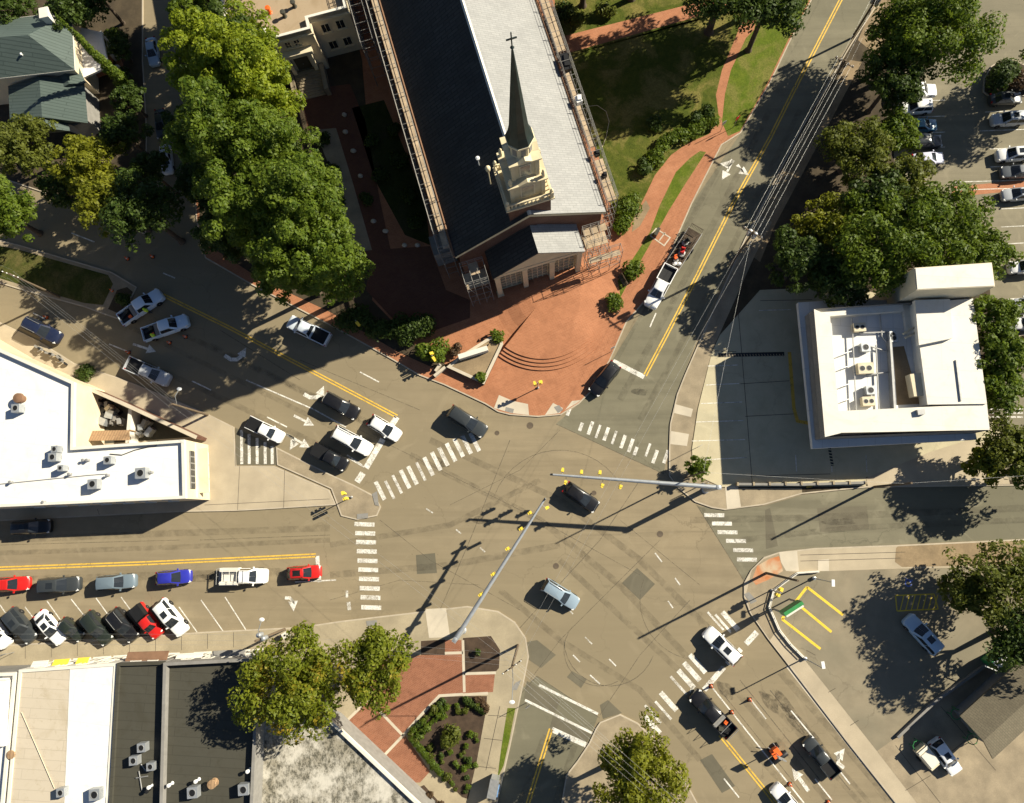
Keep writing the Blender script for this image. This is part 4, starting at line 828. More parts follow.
for i,a in enumerate(((22,146,6,4.4,'olive','rounded olive tree just below the green roofed house'),(2,212,7,4.6,'mid','green tree at the left edge above the grassy island'),(88,168,7,4.6,'yellow','yellow green tree right of the rounded olive tree'),(112,203,8.5,4.4,'yellow','yellow tree overhanging the shaded avenue'),(62,188,5,3.0,'dark','small dark tree in front of the yellow green tree'),(70,12,6,4.0,'dark','dark shaded tree behind the green roofed house'),(98,-6,6,3.2,'dark','dark shaded tree behind the white porch'),(143,212,9.5,5.0,'dark','dark shaded tree at the mouth of the side street'),(150,170,7,2.6,'dark','small shaded tree on the left side of the side street'),(12,6,6,3.6,'dark','dark tree at the top left corner of the photo'),(130,100,4,2.4,'dark','small dark tree at the foot of the tall cypress'),(122,132,6,3.2,'dark','dark tree between the cypress and the dark car'),(120,48,3,2.0,'dark','low dark tree above the white porch steps'),(172,-52,11,6.0,'dark','tree beyond the top edge shading the side street'),(225,-60,12,6.0,'mid','tree beyond the top edge beside the tan roofed building'))): tree(*a,group=GH,seed=31+i*3)  # the tree between cypress and dark car is added to shade the ground
GT2='trees between the north east road and the car park'
for i,a in enumerate(((728,-28,11,7.4,'dark','dark green tree at the top edge over the brick walk'),(770,-2,10,5.0,'dark','dark tree at the top edge beside the verge'),(800,-60,11,7.0,'dark','tree mostly above the top edge'),(932,30,8.5,7.2,'mid','large green tree spreading over the top of the car park'),(893,80,7,4.2,'dark','dark tree beside the left car row'),(893,42,7.5,4.2,'mid','tree left of the large spreading tree'),(858,150,5.6,4.6,'olive','olive brown tree beside the north east road'),(896,132,6,3.0,'mid','bright green small tree beside the blue car'),(900,180,6,3.8,'olive','olive tree beside the lilac car'),(876,205,6.5,4.6,'dark','dark tree between two olive trees'),(938,232,8,6.2,'mid','broad green tree above the white stair block'),(880,250,8,6.2,'mid','broad dark green tree above the bank canopy'),(832,226,5.5,4.4,'yellow','loose yellow green tree beside the wires'),(800,262,6,4.0,'dark','low dark tree at the top corner of the bank lot'),(838,278,6,3.8,'dark','dark tree against the upper edge of the bank lot'),(976,256,8,4.0,'mid','green tree right of the broad tree beside the stair block'),(1078,48,8,5.4,'mid','tree beyond the top right edge shading the car park'),(640,-58,10,6.5,'dark','tree beyond the top edge shading the brick path'),(586,-50,10,6.0,'dark','tree beyond the top edge beside the church roof'))): tree(*a,group=GT2,seed=51+i*3)
GB='trees along the right side of the bank'
for i,a in enumerate(((992,318,6.5,3.2,'mid','green tree right of the bank, just below the stair block'),(996,352,6.5,3.6,'mid','green tree at the middle of the bank side'),(1000,390,6,3.2,'mid','green tree at the lower end of the bank side'),(1010,450,5.0,3.9,'olive','olive green tree below the small lettered stalls'),(985,464,4.2,2.4,'yellow','small tree left of the olive green tree, below the bank'),(1040,468,5.5,4.0,'mid','tree mostly beyond the right edge above the east road'))): tree(*a,group=GB,seed=81+i*3)
tree(1003,582,5.4,5.3,'olive','wide olive tree over the corner of the south east lot',seed=101,rz=4.6,dens=.6); tree(1030,640,6.5,4.6,'dark','dark tree at the right edge above the brown roof',seed=105,dens=.75); tree(962,588,4.6,3.0,'olive','low olive branch tree left of the wide olive tree',seed=104)
tree(291,684,8,6.1,'autumn','left autumn tinted street tree in front of the dark flat roof',seed=111,base=(320,655)); tree(374,669,7.5,4.8,'autumn','right autumn tinted street tree beside the brick corner plaza',seed=113,base=(391,655))
tree(643,772,8,5.1,'yellow','tree with wires through it on the southern corner',seed=117,base=(632,752))
tree(698,467,2.0,1.7,'mid','small young tree under the long signal arm',seed=119,base=(697,470))
# cypress
b0=px(132,92); tp=px(51,27,15.5); o=thing('cypress','tall narrow cypress leaning in front of the white porch','tree',(b0.x,b0.y,.12),None)
o['label']='tall narrow dark cypress beside the white porch of the house'
blobs=[]
for i in range(26): f=i/25; rr=1.0*(1-f)**.8+.12; blobs.append((((tp.x-b0.x)*0+R.uniform(-.2,.2)*rr,R.uniform(-.2,.2)*rr,.8+14.6*f),(rr*.8,rr*.8,.8)))
c=bpy.data.objects.new('crown',leaf_mesh('crown',blobs,5600,.15,FOL['mid'],5)); COL.objects.link(c); c.parent=o
ORG[o.name]=Vector((0,0,0)); MB().tube([(0,0,-.05),(0,0,3),(0,0,13)],[.3,.2,.04],8).build('trunk',W['bark'],o,60)
# shrubs on the lawn
GSX='round shrubs between lawn and brick walk'
for i,(x,y,r,k,l) in enumerate(((654,124,1.3,'dark','shrub standing alone on the lawn right of the church'),(661,142,1.2,'mid','shrub at the left end of the hedge line'),(672,138,1.25,'mid','second shrub from the left in the hedge line'),(682,135,1.3,'mid','third shrub from the left in the hedge line'),(692,131,1.3,'mid','fourth shrub, middle of the hedge line'),(702,127,1.25,'mid','fifth shrub, near the brick junction'),(712,122,1.2,'mid','shrub touching the brick junction'),(706,112,1.3,'dark','shrub above the right end of the hedge line'),(697,119,1.2,'dark','dark shrub behind the hedge line'),(654,160,1.5,'mid','shrub above the curve of the brick path'),(645,167,1.3,'dark','darkest low shrub on the lawn by the brick path'),(661,152,1.2,'mid','shrub between the hedge line and the curve'),(628,205,1.9,'mid','broad shrub beside the church right wall'),(622,226,1.6,'mid','shrub at the lower corner of the lawn near the scaffolding'))): bush(x,y,r,k,l,GSX,h=1.3,seed=i)
for i,(x,y,r,k,l) in enumerate(((575,18,1.6,'olive','pale round shrub at the top left of the lawn'),(563,12,1.8,'dark','dark shrub against the church at the top edge'),(604,10,1.2,'olive','left one of two pale shrubs by the top brick path'),(610,14,1.0,'olive','right one of two pale shrubs by the top brick path'),(633,271,1.5,'mid','round shrub in the verge strip near the trailer'),(616,304,1.5,'mid','low shrub at the lower tip of the verge strip'),(497,337,1.0,'mid','dark shrub at the top corner of the triangular planter'),(481,377,.8,'mid','green shrub at the lower corner of the triangular planter'),(455,350,1.0,'red','brownish bush behind the planter sign wall'),(85,374,1.4,'dark','dark green shrub on the pavement beside the white roof'),(1004,76,2.6,'dark','dark clipped shrub filling the planted island'),(1019,80,1.8,'red','brown leaved shrub in the planted island'),(1026,344,1.2,'red','brown shrub in the round bed at the right edge'),(124,298,1.2,'dark','dark planting at the tip of the grassy island'),(126,75,1.2,'dark','low shrub right of the white porch steps'),(113,38,1.6,'mid','shrub above the white porch steps'))): bush(x,y,r,k,l,None,seed=40+i,h=1.5 if r<2 else 2.2)
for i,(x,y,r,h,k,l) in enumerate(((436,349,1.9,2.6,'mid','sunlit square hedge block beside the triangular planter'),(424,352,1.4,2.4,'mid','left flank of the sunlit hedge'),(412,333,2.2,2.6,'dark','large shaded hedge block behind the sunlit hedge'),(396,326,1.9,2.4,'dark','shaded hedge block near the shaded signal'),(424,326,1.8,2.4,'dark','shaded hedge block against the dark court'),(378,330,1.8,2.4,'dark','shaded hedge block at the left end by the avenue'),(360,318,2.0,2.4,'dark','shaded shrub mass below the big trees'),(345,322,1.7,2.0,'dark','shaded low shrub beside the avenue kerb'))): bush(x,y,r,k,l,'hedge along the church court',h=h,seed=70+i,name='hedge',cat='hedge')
# shrubs in the south corner bed
bush(451,737,1.5,'olive','largest round bush in the middle of the mulch bed','',h=1.7,seed=90)
proto=None; rg=random.Random(5); GM='low plants in the mulch bed'; cnt=0; pts=[]
BW=gp(BED)
def inside(p,poly):
    c=False; n=len(poly)
    for i in range(n):
        a,b=poly[i],poly[i-1]
        if (a[1]>p[1])!=(b[1]>p[1]) and p[0]<(b[0]-a[0])*(p[1]-a[1])/(b[1]-a[1])+a[0]: c=not c
    return c
plants=[]
for i in range(9): plants.append((411+i*4.0+rg.uniform(-1,1),733-i*4.1,rg.uniform(.35,.6),rg.choice(('mid','dark','olive'))));plants.append((416+i*3.9,738-i*4.0+rg.uniform(-1,1),rg.uniform(.3,.6),rg.choice(('mid','dark','olive'))))
for i in range(17): plants.append((413+i*1.7,738+i*2.05,.45,'mid'));plants.append((417+i*1.6,741+i*2.0,.35,'dark'))
for i in range(9): plants.append((466+i*2.3,699+i*1.4,.5,'dark'))
for i in range(60):
    plants.append((rg.uniform(420,484),rg.uniform(702,792),rg.choice((.3,.38,.48)),rg.choice(('dark','mid','olive'))))
for q in ((481,700),(484,704),(478,699),(486,708)): plants.append((q[0],q[1],.55,'red'))
PK={}
for x,y,r,k in plants:
    p=px(x,y)
    if not inside(p,BW) or (abs(x-451)<13 and abs(y-737)<13): continue
    lab={'mid':'low leafy green plant in the mulch bed of the brick corner plaza','dark':'small dark green plant in the mulch bed of the brick corner plaza','olive':'small olive plant in the mulch bed of the brick corner plaza','red':'brown red plant at the top right corner of the mulch bed'}[k]
    if k not in PK: PK[k]=(bush(x,y,.5,k,lab,GM+' '+k if False else 'low '+k+' plants in the mulch bed',h=.7,seed=100),.5)
    else: clone(PK[k][0],(p.x,p.y,.13),rg.uniform(0,6),lab,None,scale=(r/.5,r/.5,r/.5))
for i,(x,y) in enumerate(((430,795),(440,805))): bush(x,y,.6,'red','reddish plant in the small bed by the bottom edge of the plaza','reddish plants by the bottom edge',seed=120+i,h=.7)
bush(478,652,.5,'dark','lone dark plant in the upper mulch square of the corner plaza',None,h=.8,seed=130)
# ------------------------------------------------------------------ poles, wires, signals
WP={}
def utility_pole(x,y,h,label,cross=None,transformer=False,key=None,r=.15,arms=(),z=.12):
    p=px(x,y); o=thing('utility_pole',label,'utility pole',(p.x,p.y,z),'wooden utility poles')
    m=MB(); m.tube([(p.x,p.y,z),(p.x,p.y,h)],[r*1.1,r*.8],10); m.build('pole',W['wood'],o,50)
    if cross is not None:
        a=math.radians(cross); v=Vector((math.cos(a),math.sin(a)))
        for k,dz in enumerate((.35,)):
            m=MB(); m.box((p.x,p.y),2.5,.11,h-dz-.12,h-dz,a); m.build('crossarm',W['wood'],o)
            for s in (-1.1,-.5,.5,1.1):
                m=MB(); m.lathe((p.x+v.x*s,p.y+v.y*s),[(.03,h-dz),(.07,h-dz+.06),(.05,h-dz+.2),(.02,h-dz+.22)],8); m.build('insulator',W['lampglass'],o,50)
    if transformer:
        for s in ((.45,.1),(-.1,.45)):
            m=MB(); m.lathe((p.x+s[0],p.y+s[1]),[(.05,h-2.0),(.27,h-1.95),(.28,h-1.0),(.2,h-.9),(.05,h-.86)],12); m.build('transformer',W['steel'],o,50)
    for (tx,ty,th) in arms:
        q=px(tx,ty,th); m=MB(); m.tube([(p.x,p.y,h-1.2),((p.x+q.x)/2,(p.y+q.y)/2,th+.05),(q.x,q.y,th+.05)],.04,6); m.build('lamp_arm',W['steel'],o,50)
        d=Vector((q.x-p.x,q.y-p.y)).normalized(); m=MB(); m.lathe((q.x,q.y),[(.05,th-.08),(.2,th-.04),(.24,th+.05),(.08,th+.12)],10,0,0,1.3,.9); m.build('lamp_head',W['lampglass'],o,50)
    if key: WP[key]=(p.x,p.y,h)
    return o
utility_pole(518,645,13.6,'tall wooden pole at the rounded kerb of the brick corner plaza',35,key='D',arms=((512,702,9.0),))
utility_pole(766,573,11.4,'dark wooden pole on the rust stained corner of the south east lot',None,key='E')
utility_pole(729,267,11.6,'wooden pole with transformers between the north east road and the bank lot',-35,True,key='C')
utility_pole(852,38,8.2,'wooden pole with transformers at the upper end of the north east road',None,True,key='A')
utility_pole(814,110,10.5,'wooden pole with crossarm among trees beside the north east road',-35,False,key='B')
utility_pole(60,297,9.3,'wooden pole with crossarm standing on the grassy island',-20,False,key='P')
utility_pole(208,415,9.0,'wooden pole with street lamp at the tip of the brick courtyard wall',None,False,key='F',arms=((179.5,389,9.2),))
utility_pole(285,629,9.0,'wooden pole with transformer at the kerb left of the autumn trees',None,True,key='G',arms=((262,619.5,9.0),))
utility_pole(685,478,11.8,'slim wooden pole beside the small young tree',None,key='H',r=.09)
utility_pole(874,487,9.3,'wooden pole at the kerb of the east road below the bank',None,key='I')
WP['X1']=tuple(px(-60,629)[:2])+(9,); WP['X2']=tuple(px(735,840)[:2])+(11,); WP['X3']=tuple(px(925,-80)[:2])+(10,); WP['X4']=tuple(px(-60,250)[:2])+(9.3,); WP['X5']=tuple(px(1130,470)[:2])+(9.5,)
def wire(a,b,offs,label,sag=.5,r=.008,ha=0,hb=0,n=14,grp='overhead wires'):
    A=Vector(WP[a]); B=Vector(WP[b]); d=(B-A); nn=Vector((-d.y,d.x,0)).normalized()
    for k,(o,dz) in enumerate(offs):
        m=MB(); pts=[]
        for i in range(n+1):
            f=i/n; p=A.lerp(B,f)+nn*o; p.z+=dz+ha*(1-f)+hb*f-4*sag*f*(1-f); pts.append(p)
        m.tube(pts,r,5); solo(m,'overhead_wire',W['metal'],label,'wire',grp+' '+label[:0] if False else label.replace('overhead wire','wires').replace('one of the ',''))
wire('X4','P',((-.6,-.2),(.6,-.2)),'overhead wire from the island pole to the left edge of the photo')
wire('P','F',((-.5,-.2),(0,-.15),(.5,-.2),(.0,-1.6)),'overhead wire from the island pole to the lamp pole by the courtyard wall')
wire('F','D',((-.25,-.3),(.25,-1.2)),'overhead wire across the western side of the crossing',ha=0,hb=-3)
wire('X1','G',((-.5,-.3),(.0,-.2),(.5,-1.1)),'overhead wire above the angle parked cars')
wire('G','D',((-.5,-.3),(.0,-.2),(.5,-1.1)),'overhead wire above the two autumn trees',hb=-3.2)
wire('D','X2',((-.8,-.2),(-.3,-.2),(.3,-.2),(.8,-.2),(.1,-3)),'overhead wire over the southern corner tree')
wire('C','D',((-.4,-.4),(.4,-.4)),'overhead wire slanting across the middle of the crossing',sag=1.0,r=.008)
wire('B','C',((-.9,-.2),(-.35,-.2),(.35,-.2),(.9,-.2),(0,-2.5)),'overhead wire along the lower part of the north east road')
wire('A','B',((-.6,0),(0,.2),(.6,0)),'overhead wire along the upper part of the north east road'); wire('X3','A',((-.4,-.2),(.4,-.2)),'overhead wire leaving at the top right of the road')
wire('H','I',((0,-1.2),),'overhead wire along the wall of the bank lot',hb=0); wire('I','X5',((0,-.4),),'overhead wire along the east road to the right edge'); wire('C','H',((0,-.8),),'overhead wire crossing the pavement strip of the bank lot',r=.009)
def sighead(m3,c,rz,par,ztop):
    b=MB(); b.box(c,.26,.34,ztop-1.15,ztop,rz); dx,dy=math.cos(rz),math.sin(rz)
    for k in range(3):
        zc=ztop-.2-.37*k; q=MB(); q.box((c[0]+dx*.22,c[1]+dy*.22),.2,.27,zc+.11,zc+.15,rz); b.v,b.f,b.m=(b.add(q.v,q.f).v,b.f,b.m)
    h=b.build('signal_head',W['sigyellow'],par)
    for k,l in enumerate(('lens_r','lens_y','lens_g')):
        zc=ztop-.2-.37*k; q=MB(); q.box((c[0]+dx*.14,c[1]+dy*.14),.02,.2,zc-.12,zc+.10,rz); q.build('lens',W[l],h)
def mast(base,tip,h,htip,heads,label,ext=0):
    p=px(*base); q=px(tip[0],tip[1],htip); o=thing('signal_mast',label,'traffic signal',(p.x,p.y,.12),'signal masts over the crossing')
    m=MB(); m.lathe((p.x,p.y),[(.45,.12),(.45,.3),(.31,.45),(.27,h+.3),(.02,h+.36)],14); m.build('pole',W['steel'],o,40)
    m=MB(); pts=[Vector((p.x,p.y,h)).lerp(q,f)+Vector((0,0,.35*math.sin(f*PI)*0)) for f in (0,.25,.5,.75,1)]; m.tube(pts,[.27,.24,.21,.17,.12],12); m.build('mast_arm',W['steel'],o,50)
    d=Vector((q.x-p.x,q.y-p.y)).normalized(); base_rz=math.atan2(d.y,d.x)
    m=MB(); m.box((p.x-d.x*.1,p.y-d.y*.1),.5,.5,h-.3,h+.28,base_rz); m.build('arm_bracket',W['metal'],o)
    for (hx,hy,rz) in heads:
        c=px(hx,hy,h+.2); sighead(None,(c.x,c.y),math.radians(rz),o,h+.25)
        # bracket to the arm
        A=Vector((p.x,p.y)); f=max(0,min(1,((Vector((c.x,c.y))-A).dot(d))/((Vector((q.x,q.y))-A).length))); a=Vector((p.x,p.y,h)).lerp(q,f)
        m=MB(); m.tube([(c.x,c.y,h-.1),(a.x,a.y,a.z-.05)],.035,6); m.build('head_bracket',W['metal'],o)
    m=MB(); e=pts[-1]; m.box((e.x-d.x*.2,e.y-d.y*.2),.25,.2,e.z+.08,e.z+.35,base_rz); m.build('camera',W['black'],o)
    return o
mast((705,490),(550,474.4),7.1,7.5,[(562.6,470.5,80),(565.8,481.5,-110),(581.5,472.5,80),(600,473,80),(602.7,484.8,-110),(621,486,-110)],'grey signal mast whose long arm reaches left under the bank lot')
mast((463,630),(545.5,498),7.0,7.4,[(546.5,508,30),(530.5,512.5,210),(521.5,528.5,210),(508,548.5,210),(493.5,574,210),(481,594.5,210)],'grey signal mast whose slanting arm rises from the brick corner plaza')
def ped_signal(x,y,label,rz,h=3.6,two=True):
    p=px(x,y); o=thing('signal_post',label,'pedestrian signal',(p.x,p.y,.1),'short yellow signal posts')
    m=MB(); m.lathe((p.x,p.y),[(.16,.1),(.16,.3),(.06,.4),(.055,h)],10); m.build('post',W['metal'],o,40)
    a=math.radians(rz)
    for s in ((1,-1) if two else (1,)):
        c=(p.x+.32*s*math.cos(a),p.y+.32*s*math.sin(a)); sighead(None,c,a+(0 if s>0 else PI/2),o,h)
    return o
ped_signal(352,497,'short yellow signal post on the pavement nose by the west crosswalk',120); ped_signal(538,388,'short yellow signal post on the brick plaza corner',20); ped_signal(436,361,'yellow signal post beside the sunlit hedge',-60,3.2); ped_signal(362,327,'yellow signal post in shade beside the avenue kerb',-60,3.2,False)
ped_signal(771,590,'yellow signal post on the rust stained corner',60); ped_signal(703,484,'short yellow signal post at the foot of the long mast',-90,3.0,False)
def lamp(x,y,tip,h,label,z=.13):
    p=px(x,y); q=px(tip[0],tip[1],h); o=thing('street_lamp',label,'street lamp',(p.x,p.y,z),'light poles at the south east lot')
    m=MB(); m.lathe((p.x,p.y),[(.22,z),(.22,.5),(.08,.55),(.06,h-.3)],10); m.build('pole',W['steel'],o,40)
    m=MB(); m.tube([(p.x,p.y,h-.35),((p.x*.5+q.x*.5),(p.y*.5+q.y*.5),h-.05),(q.x,q.y,h)],.045,7); m.build('lamp_arm',W['steel'],o,50)
    d=math.atan2(q.y-p.y,q.x-p.x); m=MB(); m.box((q.x,q.y),.75,.34,h-.08,h+.1,d); m.build('lamp_head',W['lampglass'],o); return o
lamp(813,578,(833,583),6.2,'light pole at the top corner of the south east lot'); lamp(804,658,(823,665),6.2,'light pole at the lower end of the white guard rail')
# white guard rail of the SE lot
pts=[Vector(q) for q in gp([(818,571.5),(797,573),(787,580),(773.5,590),(769,607),(779,630),(790,644),(803,657)],.13)]
t=thing('guard_rail','white pipe guard rail curving round the corner of the worn lot','railing',(pts[3].x,pts[3].y,.13))
m=MB(); m.band([tuple(p) for p in pts],.24,.13,.38); m.build('low_wall',W['whitewall'],t)
m=MB(); m.tube([(p.x,p.y,.62) for p in pts],.05,8); m.build('rail',W['whitewall'],t,50)
for i in range(len(pts)-1):
    for f in (0,.5): p=pts[i].lerp(pts[i+1],f); m=MB(); m.tube([(p.x,p.y,.36),(p.x,p.y,.62)],.045,6); m.build('post',W['whitewall'],t)
# free standing sign of the SE lot: green top, white bottom, facing the street
p=px(781,604); rz=math.radians(32)
t=thing('lot_sign','green and white double post sign at the yellow painted stalls','sign',(p.x,p.y,.13))
ca,sa=math.cos(rz),math.sin(rz)
for s in (-1.1,1.1): m=MB(); m.box((p.x+ca*s,p.y+sa*s),.16,.16,.13,4.4,rz); m.build('post',W['greywall'],t)
m=MB(); m.box((p.x,p.y),2.5,.42,2.9,4.6,rz); m.build('sign_cabinet',W['green'],t)
m=MB(); m.box((p.x+sa*.34,p.y-ca*.34),2.3,.24,3.0,4.4,rz); m.build('sign_panel',W['whitewall'],t)
# small street furniture
def sign_post(x,y,label,h=2.6,rz=30,mat='steel'):
    p=px(x,y); o=thing('street_sign',label,'street sign',(p.x,p.y,.12),'sign posts on the pavements'); m=MB(); m.tube([(p.x,p.y,.1),(p.x,p.y,h)],.035,6); m.build('post',W['metal'],o)
    m=MB(); m.box((p.x+.05*math.sin(math.radians(rz)),p.y),.6,.03,h-.75,h-.02,math.radians(rz)); m.build('plate',W[mat],o)
for a in ((273,636,'sign post near the kerb left of the autumn trees'),(611,352,'sign post on the brick edge by the black car'),(648,311,'sign post on the brick walk ahead of the white pickup'),(733,128,'red faced sign post at the verge beside the north east road',2.8,40,'red'),(696,448,'sign post at the edge of the bank lot stalls'),(528,702,'sign post beside the grass verge of the south road'),(15,652,'sign post by the angled stalls at the left'),(720,132,'sign post where two brick walks meet')): sign_post(*a)
p=px(288,634); t=thing('litter_bin','white topped litter bin beside the left autumn tree','bin',(p.x,p.y,.12)); MB().box((p.x,p.y),.6,.6,.12,1.05,.6).build('bin_body',W['greywall'],t); MB().box((p.x,p.y),.68,.68,1.05,1.15,.6).build('lid',W['whitewall'],t); MB().box((p.x,p.y),.22,.22,1.15,1.17,.6).build('opening',W['black'],t)
p=px(494.5,783); t=thing('utility_cabinet','grey utility cabinet with blue door by the grass verge','cabinet',(p.x,p.y,.12)); MB().box((p.x,p.y),.95,2.0,.12,2.0,-.2).build('cabinet_body',W['steel'],t); MB().box((p.x+.1,p.y-.35),.96,.8,.3,2.02,-.2).build('door',W['blueplastic'],t); MB().box((p.x,p.y),1.05,2.1,2.0,2.04,-.2).build('lid',W['metal'],t)
p=px(494,775); 
for i,(x,y,rz,lab) in enumerate(((622,282,-62,'dark bench between brick plaza and the round verge shrub'),(613,311,-42,'dark bench at the lower tip of the verge strip'))):
    p=px(x,y); t=thing('park_bench',lab,'bench',(p.x,p.y,.13),'benches beside the church plaza',math.radians(rz)); ORG[t.name]=Vector((0,0,0)); 
    m=MB(); [m.box((0,k*.14),1.7,.11,.43,.47) for k in (-1,0,1)]; m.build('seat',W['wood'],t); m=MB(); [m.box((0,.28+.02*k),1.7,.03,.55+.14*k,.65+.14*k) for k in range(3)]; m.build('backrest',W['wood'],t)
    for s in (-.7,.7): m=MB(); m.box((s,0),.06,.5,0,.43); m.build('leg',W['black'],t)
p=px(656,235); t=thing('bus_stop_post','brick framed stop pad post with red panel beside the trailer','post',(p.x,p.y,.13)); t['label']='small dark red topped post on the brick pad beside the trailer'; MB().box((p.x,p.y),.35,1.0,.13,1.2,-.5).build('cabinet_body',W['brickwall'],t); MB().box((p.x,p.y),.42,1.1,1.2,1.27,-.5).build('lid',W['darkroof'],t)
m=MB()
for l in ([(650,236),(656,229),(670,238),(664,246),(650,236)],[(659,241),(665,233)]): m.ribbon(gp(l),.16,.138)
struct('paving_border',m,W['concrete2'])

m=MB(); m.tube([(*px(x,y)[:2],.16) for x,y in ((588,107),(597,106),(606,112),(609,122),(606,138),(602,148))],.03,6); solo(m,'garden_hose',W['creamwall'],'pale hose lying in a curve on the lawn beside the church','hose')
for i,(x,y) in enumerate(((345,116),(346,133),(354,152),(361,177),(374,222),(386,232),(405,246),(418,246))):
    p=px(x,y); q=MB(); q.lathe((p.x,p.y),[(.3,.12),(.36,.3),(.28,.55),(.08,.65)],9,0,i,1.0+.1*(i%3),.8); solo(q,'garden_stone',W['concrete2'],'pale stone along the dark garden path west of the church','stone','pale stones in the dark church garden',60)
for i,(x,y,r) in enumerate(((392,130,1.3),(400,160,1.5),(408,195,1.4),(415,222,1.3),(372,140,1.2),(380,175,1.3),(366,200,1.1),(340,200,1.4),(332,170,1.3),(322,140,1.2))): bush(x,y,r,'dark','dark shrub added to deepen the garden shade between church and tree row','dark shrubs in the church garden',seed=160+i,h=1.1)  # extra dark shrubs placed to darken the shaded garden
# ------------------------------------------------------------------ buildings
def edge_windows(par,a,b,zs,n,w,h,frame='whitewall',glass='glass',marg=1.0,name='window',mull=1,out=1):
    """n framed windows evenly along wall edge a->b (outside on the right-hand side of a->b), sills at heights zs"""
    a=Vector(a[:2]); b=Vector(b[:2]); t=(b-a).normalized(); L=(b-a).length; nn=Vector((t.y,-t.x))*out; rz=math.atan2(t.y,t.x)
    for z in zs:
        for i in range(n):
            s=marg+(L-2*marg)*((i+.5)/n); c=a+t*s
            m=MB(); e=c+nn*.03
            for sx in (-w/2,w/2): q=e+t*sx; m.box(q,.09,.10,z,z+h,rz)
            for zz in (z,z+h): m.box(e,w+.14,.12,zz-.06,zz+.06,rz)
            for k in range(1,mull+1): q=e+t*(-w/2+w*k/(mull+1)); m.box(q,.05,.07,z,z+h,rz)
            f=m.build(name,W[frame],par); m=MB(); m.box(c+nn*.02,w-.05,.03,z+.05,z+h-.05,rz); m.build('pane',W[glass],f)
            m=MB(); m.box(c+nn*.10,w+.3,.2,z-.16,z-.065,rz); m.build('sill',W[frame],f)
def flat_building(name,label,poly,h,wall,roof,par_h=.5,par_w=.3,parm=None,cat='building',z0=.1,base=None):
    p=ccw(poly); cx=sum(q[0] for q in p)/len(p); cy=sum(q[1] for q in p)/len(p)
    t=thing(name,label,cat,(cx,cy,z0))
    MB().prism(p,z0,h-.02,top=False).build('wall',W[wall],t); MB().sheet(inset(p,.05),h-.01).build('roof',W[roof],t)
    if par_h: MB().ring(p,par_w,h-.02,h+par_h).build('parapet',W[parm or wall],t)
    return t
def ac_unit(x,y,h,s,label,rz=0.,group='rooftop air conditioners',n=1,tall=.9,mat='steel'):
    p=px(x,y,h+tall); o=thing('air_conditioner',label,'air conditioner',(p.x,p.y,h),group)
    MB().box((p.x,p.y),s,s*(1 if n==1 else .75),h+.12,h+tall,rz).build('casing',W[mat],o)
    MB().box((p.x,p.y),s*.9,s*.5,h-.02,h+.12,rz).build('stand',W['black'],o)
    for k in range(n):
        off=(k-(n-1)/2)*s*.45; c=(p.x+math.cos(rz)*off,p.y+math.sin(rz)*off); rr=s*(.36 if n==1 else .19)
        MB().lathe(c,[(rr,h+tall-.02),(rr,h+tall+.03),(rr*.88,h+tall+.035),(rr*.86,h+tall+.0)],16).build('fan_rim',W['metal'],o,40)
        m=MB(); m.lathe(c,[(rr*.85,h+tall+.004),(rr*.2,h+tall+.006),(.01,h+tall+.02)],14); m.build('fan',W['black'],o)
    return o
def vent_pipe(x,y,h,label,r=.12,tall=.8,mat='lampglass',group='roof vents'):
    p=px(x,y,h+tall); return solo(MB().lathe((p.x,p.y),[(r*1.5,h-.02),(r,h+.06),(r,h+tall*.75),(r*1.6,h+tall*.78),(r*1.5,h+tall*.95),(r*.4,h+tall)],12),'roof_vent',W[mat],label,'vent',group,40,(p.x,p.y,h))
# ---- church
F0=Vector((-2.5,33.2)); D_=Vector((.289,-.957)); PR=Vector((.957,.289)); CRZ=math.atan2(PR.y,PR.x)
def ch(u,v,z=None):
    q=F0+PR*u-D_*v; return (q.x,q.y) if z is None else (q.x,q.y,z)
church=thing('church','large church with pale grey gabled roof and dark steeple','church',ch(0,14,.12)); HW=9.25; EH=9.8; RH=16.0; LEN=54
m=MB(); m.prism([ch(-HW+.4,.3),ch(HW-.4,.3),ch(HW-.4,LEN),ch(-HW+.4,LEN)],.1,EH); m.add([ch(-HW+.4,.3,EH),ch(HW-.4,.3,EH),ch(0,.3,RH-.3)],[(0,1,2)]); m.build('wall',W['brickwall'],church)
for s,nm in ((-1,'roof_slope'),(1,'roof_slope')):
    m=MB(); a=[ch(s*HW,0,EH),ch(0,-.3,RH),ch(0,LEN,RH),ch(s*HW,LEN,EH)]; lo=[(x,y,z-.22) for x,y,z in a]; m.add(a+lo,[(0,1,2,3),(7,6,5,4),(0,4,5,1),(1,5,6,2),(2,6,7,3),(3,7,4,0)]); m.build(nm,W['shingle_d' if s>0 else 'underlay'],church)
    m=MB(); m.tube([ch(s*(HW+.12),0,EH-.02),ch(s*(HW+.12),LEN,EH-.02)],.13,8); m.build('gutter',W['red' if False else 'awningbrown'],church,60)
m=MB(); m.add([ch(-.22,-.32,RH-.11),ch(0,-.32,RH+.05),ch(.22,-.32,RH-.11),ch(-.22,LEN,RH-.11),ch(0,LEN,RH+.05),ch(.22,LEN,RH-.11)],[(0,1,4,3),(1,2,5,4)]); m.build('ridge_cap',W['whitewall'],church)
m=MB()
for s in (-1,1):
    m.add([ch(s*HW,-.06,EH-.45),ch(s*HW,-.06,EH+.0),ch(0,-.36,RH+.0),ch(0,-.36,RH-.5)],[(0,1,2,3) if s>0 else (3,2,1,0)])
m.build('bargeboard',W['tower'],church)
